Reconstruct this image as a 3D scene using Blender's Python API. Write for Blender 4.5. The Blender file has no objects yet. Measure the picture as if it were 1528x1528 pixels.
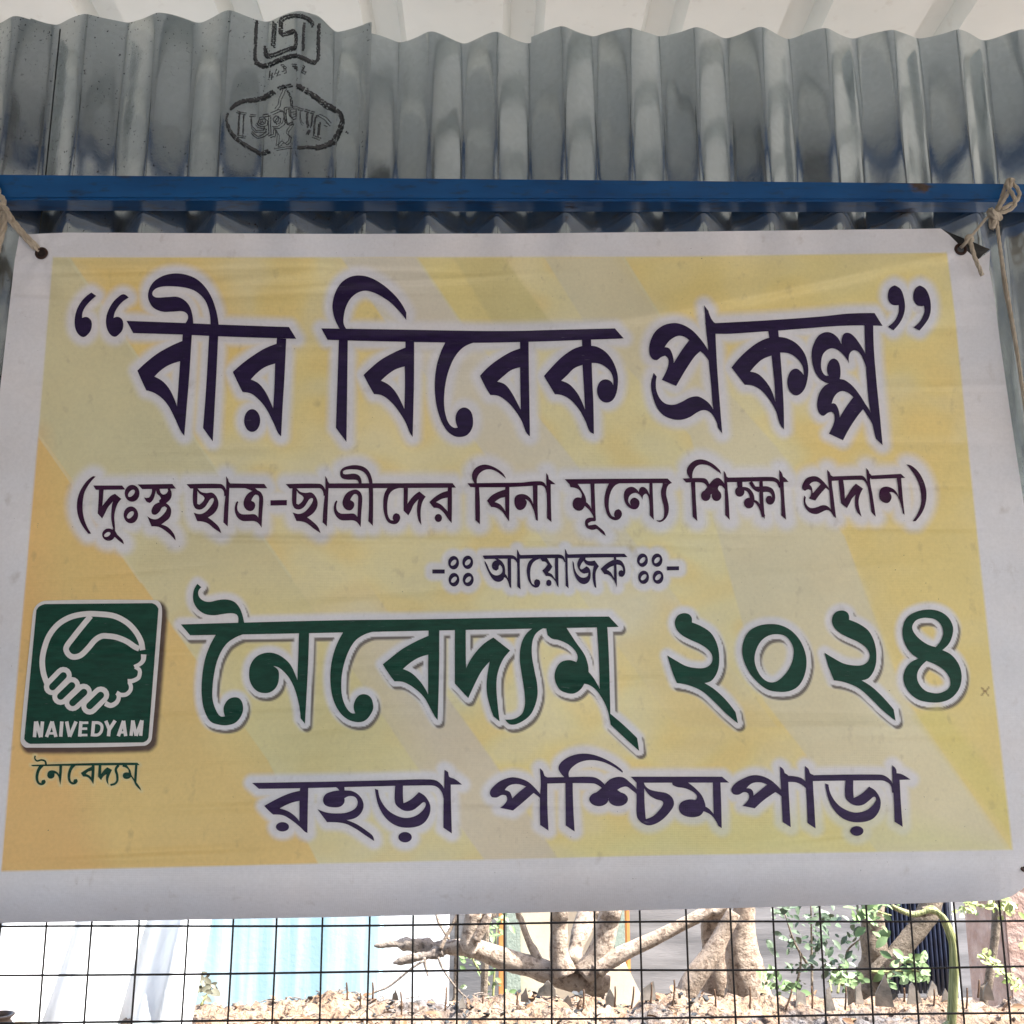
import bpy, bmesh, math, random
import numpy as np
from mathutils import Vector, Matrix, kdtree, noise
from mathutils.geometry import delaunay_2d_cdt
random.seed(7); rng = np.random.default_rng(7)
R = math.radians
scene = bpy.context.scene
C = scene.collection
# ------------------------------------------------------------------ camera, sky, sun, exposure
CAM_Z, CAM_D, PITCH, YAW = 1.55, 1.20, R(11.9), R(0.9)
cam_d = bpy.data.cameras.new('camera'); cam = bpy.data.objects.new('camera', cam_d); C.objects.link(cam)
cam_d.sensor_width = 36; cam_d.lens = 36; cam_d.clip_start = 0.02; cam_d.clip_end = 2000
cam.location = (0, -CAM_D, CAM_Z); cam.rotation_euler = (math.pi/2 + PITCH, R(0.15), -YAW)
scene.camera = cam
SUN_EL, SUN_AZ = R(54), R(-18)          # azimuth counted from +x towards +y
world = bpy.data.worlds.new('World'); scene.world = world; world.use_nodes = True
wn = world.node_tree.nodes; wl = world.node_tree.links
sky = wn.new('ShaderNodeTexSky'); sky.sky_type = 'NISHITA'; sky.sun_disc = False
sky.sun_elevation = SUN_EL; sky.sun_rotation = R(90) - SUN_AZ
sky.air_density = 1.0; sky.dust_density = 3.0
bg = wn['Background']; bg.inputs['Strength'].default_value = 0.14
wl.new(sky.outputs[0], bg.inputs[0])
sd = bpy.data.lights.new('sun', 'SUN'); sd.energy = 4.0; sd.angle = R(0.53); sd.color = (1, 0.97, 0.92)
sun = bpy.data.objects.new('sun', sd); C.objects.link(sun)
S = Vector((math.cos(SUN_EL)*math.cos(SUN_AZ), math.cos(SUN_EL)*math.sin(SUN_AZ), math.sin(SUN_EL)))
sun.rotation_euler = S.to_track_quat('Z', 'Y').to_euler(); sun.location = S*20
scene.view_settings.view_transform = 'Standard'; scene.view_settings.look = 'None'
scene.view_settings.exposure = 1.97; scene.view_settings.gamma = 1
try:
    scene.cycles.max_bounces = 10; scene.cycles.diffuse_bounces = 6
except Exception: pass
# ------------------------------------------------------------------ helpers
CM = np.array(Matrix.LocRotScale(cam.location, cam.rotation_euler, None).to_3x3())
CL = np.array(cam.location)
def P(px, py, Y):
    """where the sight line of a photo point meets the upright plane y = Y (arrays welcome)"""
    px = np.asarray(px, float); py = np.asarray(py, float)
    d = np.stack([(px-764)/1528, (764-py)/1528, -np.ones_like(px)], -1) @ CM.T
    t = (np.asarray(Y) - CL[1]) / d[..., 1]
    return CL + d*t[..., None]
def V(px, py, Y): return Vector(P(px, py, Y).tolist())
def mpp(px, py, Y): return float(np.linalg.norm(P(px+1, py, Y)-P(px, py, Y)))
def lin(c):
    c = np.asarray(c, float)/255
    return np.where(c < .04045, c/12.92, ((c+.055)/1.055)**2.4)
def tag(o, label=None, cat=None, group=None, kind=None):
    for k, v in (('label', label), ('category', cat), ('group', group), ('kind', kind)):
        if v: o[k] = v
    return o
def link(name, me, mat=None, parent=None, smooth=True):
    o = bpy.data.objects.new(name, me); C.objects.link(o)
    if mat: me.materials.append(mat)
    if parent: o.parent = parent; o.matrix_parent_inverse = Matrix.Translation(-parent.location)
    if smooth: me.polygons.foreach_set('use_smooth', [True]*len(me.polygons))
    return o
def mesh(name, verts, faces, mat=None, parent=None, smooth=False):
    me = bpy.data.meshes.new(name)
    me.from_pydata([tuple(map(float, v)) for v in verts], [], [tuple(map(int, f)) for f in faces]); me.update()
    return link(name, me, mat, parent, smooth)
def obj(name, bm, mat=None, parent=None, smooth=False):
    me = bpy.data.meshes.new(name); bm.normal_update(); bm.to_mesh(me); bm.free()
    return link(name, me, mat, parent, smooth)
def empty(name, loc, label, cat, group=None):
    o = bpy.data.objects.new(name, None); o.empty_display_size = .05; C.objects.link(o); o.location = loc
    return tag(o, label, cat, group)
def box(bm, a, b, bevel=0):
    g = bmesh.ops.create_cube(bm, size=1); vs = g['verts']
    for v in vs: v.co = Vector([a[i] + (v.co[i]+.5)*(b[i]-a[i]) for i in range(3)])
    if bevel:
        es = list({e for v in vs for e in v.link_edges})
        bmesh.ops.bevel(bm, geom=es, offset=bevel, segments=2, affect='EDGES')
def spline(pts, n=8):
    pts = [np.asarray(p, float) for p in pts]; out = []
    if len(pts) < 3: n2 = n
    e = [2*pts[0]-pts[1]] + pts + [2*pts[-1]-pts[-2]]
    for i in range(1, len(e)-2):
        a, b, c, d = e[i-1:i+3]
        for k in range(n):
            t = k/n
            out.append(.5*((2*b)+(-a+c)*t+(2*a-5*b+4*c-d)*t*t+(-a+3*b-3*c+d)*t**3))
    out.append(pts[-1]); return out
def tube(bm, pts, rad, n=10, wob=0, cap=True, seed=0, sub=6, freq=20):
    """a limb through points with a radius at each, surface roughened by noise"""
    q = spline([list(p)+[r] for p, r in zip(pts, rad)], sub)
    path = [Vector(v[:3]) for v in q]; rr = [max(float(v[3]), 1e-4) for v in q]
    rings = []; up = Vector((.31, .22, .93)).normalized(); prev = None
    for i, p in enumerate(path):
        t = (path[min(i+1, len(path)-1)]-path[max(i-1, 0)]).normalized()
        a = up.cross(t) if prev is None else (prev - t*prev.dot(t))
        if a.length < 1e-5: a = Vector((1, 0, 0)).cross(t)
        a.normalize(); prev = a; b = t.cross(a)
        ring = []
        for k in range(n):
            th = 2*math.pi*k/n; dr = a*math.cos(th)+b*math.sin(th)
            r = rr[i]
            if wob: r *= 1+wob*noise.noise((p+dr*rr[i])*freq+Vector((seed, 0, 0)))+wob*.5*noise.noise((p+dr*rr[i])*freq*3.1)
            ring.append(bm.verts.new(p+dr*r))
        rings.append(ring)
    for a, b in zip(rings, rings[1:]):
        for k in range(n): bm.faces.new((a[k], a[(k+1) % n], b[(k+1) % n], b[k]))
    if cap:
        bm.faces.new(rings[0][::-1]); bm.faces.new(rings[-1])
class Nodes:
    def __init__(s, name):
        s.m = bpy.data.materials.new(name); s.m.use_nodes = True
        s.t = s.m.node_tree; s.n = s.t.nodes; s.b = s.n['Principled BSDF']
    def new(s, kind, **kw):
        x = s.n.new('ShaderNode'+kind)
        for k, v in kw.items():
            if k in x.inputs: x.inputs[k].default_value = v
            else: setattr(x, k, v)
        return x
    def L(s, a, b): s.t.links.new(a, b)
    def coord(s, scale=(1, 1, 1)):
        tc = s.new('TexCoord'); mp = s.new('Mapping'); mp.inputs['Scale'].default_value = scale
        s.L(tc.outputs['Object'], mp.inputs[0]); return mp.outputs[0]
    def noise(s, scale, detail=4, sc=(1, 1, 1), rough=.55):
        x = s.new('TexNoise', Scale=scale, Detail=detail, Roughness=rough); s.L(s.coord(sc), x.inputs['Vector']); return x.outputs['Fac']
    def ramp(s, fac, stops):
        r = s.new('ValToRGB'); cr = r.color_ramp
        while len(cr.elements) < len(stops): cr.elements.new(.5)
        for e, (p, c) in zip(cr.elements, stops):
            e.position = p; e.color = (c, c, c, 1) if isinstance(c, (int, float)) else tuple(c)+(1,)
        s.L(fac, r.inputs[0]); return r.outputs[0]
    def mix(s, fac, a, b, mode='MIX'):
        x = s.new('Mix', data_type='RGBA', blend_type=mode)
        for i, v in ((0, fac), (6, a), (7, b)):
            if isinstance(v, (int, float)): x.inputs[i].default_value = v
            elif isinstance(v, tuple): x.inputs[i].default_value = v+(1,) if len(v) == 3 else v
            else: s.L(v, x.inputs[i])
        return x.outputs[2]
    def bump(s, h, strength=.3, dist=.01, prev=None):
        b = s.new('Bump', Strength=strength, Distance=dist); s.L(h, b.inputs['Height'])
        if prev is not None: s.L(prev, b.inputs['Normal'])
        return b.outputs[0]
    def set(s, **kw):
        for k, v in kw.items():
            k = {'color': 'Base Color', 'rough': 'Roughness', 'metal': 'Metallic', 'normal': 'Normal', 'spec': 'Specular IOR Level'}.get(k, k)
            i = s.b.inputs[k]
            if isinstance(v, (int, float)): i.default_value = v
            elif isinstance(v, tuple): i.default_value = v+(1,) if len(v) == 3 else v
            else: s.L(v, i)
        return s.m
def plain(name, c1, c2, scale=20, rough=.7, bump=.3, bscale=None, bdist=.004, metal=0, detail=5, sc=(1, 1, 1)):
    N = Nodes(name)
    f = N.ramp(N.noise(scale, detail, sc), [(.3, c1), (.7, c2)])
    nb = N.bump(N.noise(bscale or scale*4, 5, sc), bump, bdist)
    return N.set(color=f, rough=rough, normal=nb, metal=metal)
# ------------------------------------------------------------------ materials
def metal_mat(name, tone, speck=0.0, off=0):
    N = Nodes(name)
    co = N.coord()
    vo = N.new('TexVoronoi', Scale=170); N.L(co, vo.inputs['Vector'])
    sp = N.ramp(vo.outputs['Color'], [(.2, .955), (.9, 1.03)])
    big = N.ramp(N.noise(5+off, 3, (1, 1, .6)), [(.3, .92), (.7, 1.04)])
    col = N.mix(1.0, (tone[0], tone[1], tone[2]), sp, 'MULTIPLY'); col = N.mix(1.0, col, big, 'MULTIPLY')
    st = N.ramp(N.noise(9, 5, (4, 4, .35)), [(.5, 0), (.8, .16)])
    col = N.mix(st, col, (.46, .45, .42))
    if speck:
        v2 = N.noise(260, 2, (1, 1, .8)); d = N.ramp(v2, [(.68-speck*.05, 0), (.71, 1)])
        gate = N.ramp(N.noise(7, 3), [(.35, 0), (.55, 1)]); d = N.mix(1.0, d, gate, 'MULTIPLY')
        col = N.mix(d, col, (.035, .035, .04))
    rg = N.ramp(N.noise(14, 4), [(.3, .08), (.75, .20)])
    h1 = N.bump(N.noise(6.5+off, 2, (1.3, 1.3, 1)), .22, .010)
    h2 = N.bump(N.noise(55, 3, (1, 1, .5)), .07, .0025, h1)
    h3 = N.bump(N.noise(900, 2), .06, .0005, h2)
    return N.set(color=col, rough=rg, metal=.94, normal=h3)
M = {}
M['zinc'] = metal_mat('galvanised_steel', (.68, .735, .75))
M['zinc_b'] = metal_mat('galvanised_steel_older', (.66, .71, .72), 0.25, 1.3)
M['zinc_speck'] = metal_mat('galvanised_steel_speckled', (.62, .66, .67), 1.0, 2.1)
def roof_mat():
    N = Nodes('roof_white_enamel')
    f = N.ramp(N.noise(4, 5), [(.3, (.64, .67, .65)), (.7, (.76, .775, .75))])
    d = N.ramp(N.noise(40, 5), [(.62, 0), (.8, .35)])
    return N.set(color=N.mix(d, f, (.42, .4, .36)), rough=.38, normal=N.bump(N.noise(7, 3), .2, .006))
M['roof'] = roof_mat()
def beam_mat():
    N = Nodes('blue_enamel_paint')
    f = N.ramp(N.noise(10, 6, (.5, 2, 2)), [(.3, (.004, .050, .165)), (.7, (.006, .100, .30))])
    rust = N.ramp(N.noise(16, 6, (.6, 1, 1.4)), [(.61, 0), (.66, 1)])
    pm = N.new('VectorMath', operation='DISTANCE'); N.L(N.coord((1, 0, 1.2)), pm.inputs[0]); pm.inputs[1].default_value = (P(1372, 283, -.042)[0], 0, 1.2*P(1372, 283, -.042)[2])
    pw = N.ramp(pm.outputs['Value'], [(.008, .22), (.034, 0)]); ad = N.mix(1.0, N.noise(16, 6, (.6, 1, 1.4)), pw, 'ADD'); rust = N.ramp(ad, [(.63, 0), (.70, 1)])
    fine = N.ramp(N.noise(120, 4, (.3, 1, 1)), [(.54, 0), (.70, .75)])
    rc = N.ramp(N.noise(90, 4), [(.3, (.03, .025, .022)), (.7, (.10, .06, .04))])
    col = N.mix(fine, f, (.02, .04, .08)); col = N.mix(rust, col, rc)
    rg = N.mix(rust, N.ramp(N.noise(30, 4), [(.3, .28), (.7, .45)]), (.8, .8, .8))
    nb = N.bump(N.noise(60, 5, (.3, 1, 1)), .15, .002)
    nb = N.bump(rust, .4, .0008, nb)
    return N.set(color=col, rough=rg, normal=nb)
M['blue'] = beam_mat()
def weave(N, amt=.14):
    w1 = N.new('TexWave', bands_direction='Z', Scale=175.0, Distortion=1.2, Detail=1.5); N.L(N.coord(), w1.inputs['Vector'])
    w2 = N.new('TexWave', bands_direction='X', Scale=150.0, Distortion=1.0, Detail=1.5); N.L(N.coord(), w2.inputs['Vector'])
    n1 = N.bump(N.noise(22, 4, (1, 1, 2.2)), .22, .004)
    n2 = N.bump(w1.outputs['Fac'], amt, .0005, n1)
    return N.bump(w2.outputs['Fac'], amt*.6, .0005, n2)
def banner_mat():
    N = Nodes('printed_vinyl')
    at = N.new('Attribute', attribute_name='print')
    mot = N.ramp(N.noise(5.5, 5), [(.25, .87), (.75, 1.08)])
    warm = N.ramp(N.noise(3.3, 4, (1, 1, 1.5)), [(.35, (1.02, .99, .95)), (.65, (.98, 1.005, 1.02))])
    gr = N.ramp(N.noise(260, 3), [(.3, .965), (.7, 1.03)])
    col = N.mix(1.0, at.outputs['Color'], mot, 'MULTIPLY'); col = N.mix(1.0, col, warm, 'MULTIPLY'); col = N.mix(1.0, col, gr, 'MULTIPLY')
    blot = N.ramp(N.noise(60, 4, (1, 1, .7)), [(.62, 0), (.78, .26)])
    col = N.mix(blot, col, (.25, .18, .13))
    sp = N.ramp(N.noise(330, 2), [(.755, 0), (.775, .8)])
    gate = N.ramp(N.noise(6, 2), [(.45, 0), (.6, 1)]); sp = N.mix(1.0, sp, gate, 'MULTIPLY')
    col = N.mix(sp, col, (.07, .05, .045))
    return N.set(color=col, rough=N.ramp(N.noise(12, 3), [(.3, .34), (.7, .5)]), normal=weave(N), spec=.42)
M['banner'] = banner_mat()
K0 = .54
def ink(name, c, rough=.42):
    N = Nodes(name)
    gr = N.ramp(N.noise(220, 3, (.25, 1, 1)), [(.3, .75), (.75, 1.3)])
    wear = N.ramp(N.noise(700, 2, (.12, 1, 1)), [(.70, 0), (.80, .3)])
    col = N.mix(1.0, tuple(lin(c)/.54), gr, 'MULTIPLY')
    return N.set(color=N.mix(wear, col, (.3, .29, .33)), rough=rough, normal=weave(N, .2), spec=.22)
M['ink_title'] = ink('ink_navy', (27, 15, 46))
M['ink_sub'] = ink('ink_plum', (40, 10, 38))
M['ink_place'] = ink('ink_violet', (38, 26, 56))  # lighter than the headline ink: sheen is put into the colour
M['ink_green'] = ink('ink_green', (10, 48, 38))
M['ink_white'] = plain('ink_white', tuple(lin((168, 165, 166))/K0), tuple(lin((176, 172, 172))/K0), 120, .5, .1)
M['backing'] = plain('black_backing', (.008, .008, .01), (.02, .02, .022), 40, .5, .2)
M['eyelet'] = plain('eyelet_brass_brown', (.030, .012, .010), (.06, .028, .02), 200, .42, .2, metal=.3)
M['hole_shade'] = plain('painted_hole_shade', (.012, .008, .007), (.03, .018, .015), 200, .8, .1)  # shade of the eyelet openings, put into the colour
def rope_mat():
    N = Nodes('cotton_rope')
    w = N.new('TexWave', bands_direction='DIAGONAL', Scale=330, Distortion=2, Detail=2); N.L(N.coord(), w.inputs['Vector'])
    c = N.ramp(N.noise(90, 4), [(.3, (.46, .38, .29)), (.7, (.66, .57, .46))])
    return N.set(color=c, rough=.9, normal=N.bump(w.outputs['Fac'], .6, .0012))
M['rope'] = rope_mat()
M['stamp'] = plain('stencil_ink', (.015, .015, .02), (.075, .08, .085), 420, .7, .1)
M['wire'] = plain('dark_wire', (.012, .010, .009), (.045, .034, .028), 300, .6, .3, metal=.4)
M['mortar'] = None
def mortar_mat():
    N = Nodes('crumbling_mortar')
    a = N.ramp(N.noise(12, 8, rough=.7), [(.25, (.13, .08, .05)), (.46, (.33, .22, .145)), (.72, (.50, .385, .29))])
    g = N.ramp(N.noise(4, 6, (1, 1, 1), .65), [(.5, 0), (.6, .85)])
    gc = N.ramp(N.noise(60, 6), [(.35, (.03, .03, .033)), (.65, (.20, .20, .21))])
    col = N.mix(g, a, gc)
    dk = N.ramp(N.noise(75, 5), [(.36, .9), (.46, 0)]); col = N.mix(dk, col, (.07, .05, .04))
    return N.set(color=col, rough=.95, normal=N.bump(N.noise(70, 8), .9, .02))
M['mortar'] = mortar_mat()
def bark_mat(name, c1, c2, dark):
    N = Nodes(name)
    a = N.ramp(N.noise(16, 8, rough=.72), [(.34, c1), (.66, c2)])
    d = N.ramp(N.noise(60, 6, rough=.7), [(.50, 0), (.62, .85)]); col = N.mix(d, a, dark)
    return N.set(color=col, rough=.85, normal=N.bump(N.noise(120, 7, rough=.7), 1.0, .007, N.bump(N.noise(34, 6), .7, .012)))
M['bark'] = bark_mat('pale_bark', (.34, .26, .195), (.58, .48, .39), (.15, .10, .07))
M['bark_b'] = bark_mat('tan_bark', (.36, .27, .20), (.54, .43, .34), (.17, .115, .08))
M['bark_d'] = bark_mat('grey_brown_bark', (.20, .16, .12), (.32, .26, .2), (.1, .075, .05))
M['dead'] = bark_mat('dead_wood', (.22, .18, .15), (.42, .35, .29), (.08, .06, .05))
def leaf_mat(name, c1, c2):
    N = Nodes(name)
    return N.set(color=N.ramp(N.noise(25, 3), [(.3, c1), (.7, c2)]), rough=.45, spec=.4)
M['leaf'] = leaf_mat('fresh_leaf', (.11, .19, .07), (.23, .32, .15))
M['leaf_d'] = leaf_mat('dull_leaf', (.06, .10, .06), (.14, .19, .12))
M['leaf_y'] = leaf_mat('yellow_leaf', (.24, .33, .10), (.40, .46, .19))
M['leaf_g'] = leaf_mat('wilted_leaf', (.09, .085, .06), (.17, .17, .12))
M['dry'] = leaf_mat('dry_leaf', (.12, .06, .03), (.36, .22, .12))
M['vine'] = plain('green_vine_skin', (.13, .16, .05), (.45, .44, .20), 30, .6, .5, 60, .006, sc=(6, 6, .6))
M['whitewash'] = plain('whitewashed_plaster', (.68, .70, .72), (.82, .82, .82), 6, .9, .4, 60, .004)
def cyan_mat():
    N = Nodes('pale_blue_limewash')
    st = N.ramp(N.noise(5, 6, (3.5, 1, .18)), [(.40, (.29, .46, .54)), (.68, (.54, .64, .68))])
    return N.set(color=st, rough=.9, normal=N.bump(N.noise(50, 5), .3, .004))
M['cyan'] = cyan_mat()
M['concrete'] = plain('grey_plaster', (.11, .11, .115), (.27, .265, .27), 4, .9, .4, 50, .004, sc=(.4, 1, 3))
M['beige'] = plain('beige_plaster', (.52, .44, .32), (.64, .56, .43), 4, .9, .3, 50, .004)
M['orange'] = plain('orange_paint', (.52, .21, .06), (.66, .30, .10), 12, .6, .2)
M['lattice'] = plain('sage_panel', (.22, .28, .23), (.34, .40, .34), 60, .8, .6, 90, .006)
M['navy'] = plain('navy_plastic', (.008, .012, .03), (.02, .03, .065), 30, .4, .2)
M['brick'] = plain('rough_brick', (.32, .20, .16), (.52, .40, .35), 14, .95, .8, 40, .012)
M['glass'] = plain('dusty_glass', (.05, .048, .046), (.24, .21, .18), 26, .35, .3)
M['ash'] = plain('ash_grey', (.012, .013, .015), (.075, .08, .085), 45, .8, .3)
M['rust'] = plain('rusty_iron', (.05, .03, .02), (.16, .09, .05), 120, .85, .5)
M['tarp'] = plain('white_tarpaulin', (.60, .65, .69), (.76, .77, .78), 5, .6, .35, 12, .02)
M['earth'] = plain('dry_earth', (.20, .17, .14), (.33, .29, .25), 2.2, .95, .6, 18, .03)
M['paving'] = plain('concrete_floor', (.16, .16, .16), (.25, .25, .25), 1.6, .9, .3, 30, .006)
M['post'] = plain('grey_steel_post', (.10, .11, .12), (.17, .18, .19), 30, .5, .2, metal=.5)
M['brown'] = plain('brown_glazed_clay', (.10, .065, .045), (.18, .12, .085), 20, .5, .3)
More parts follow.
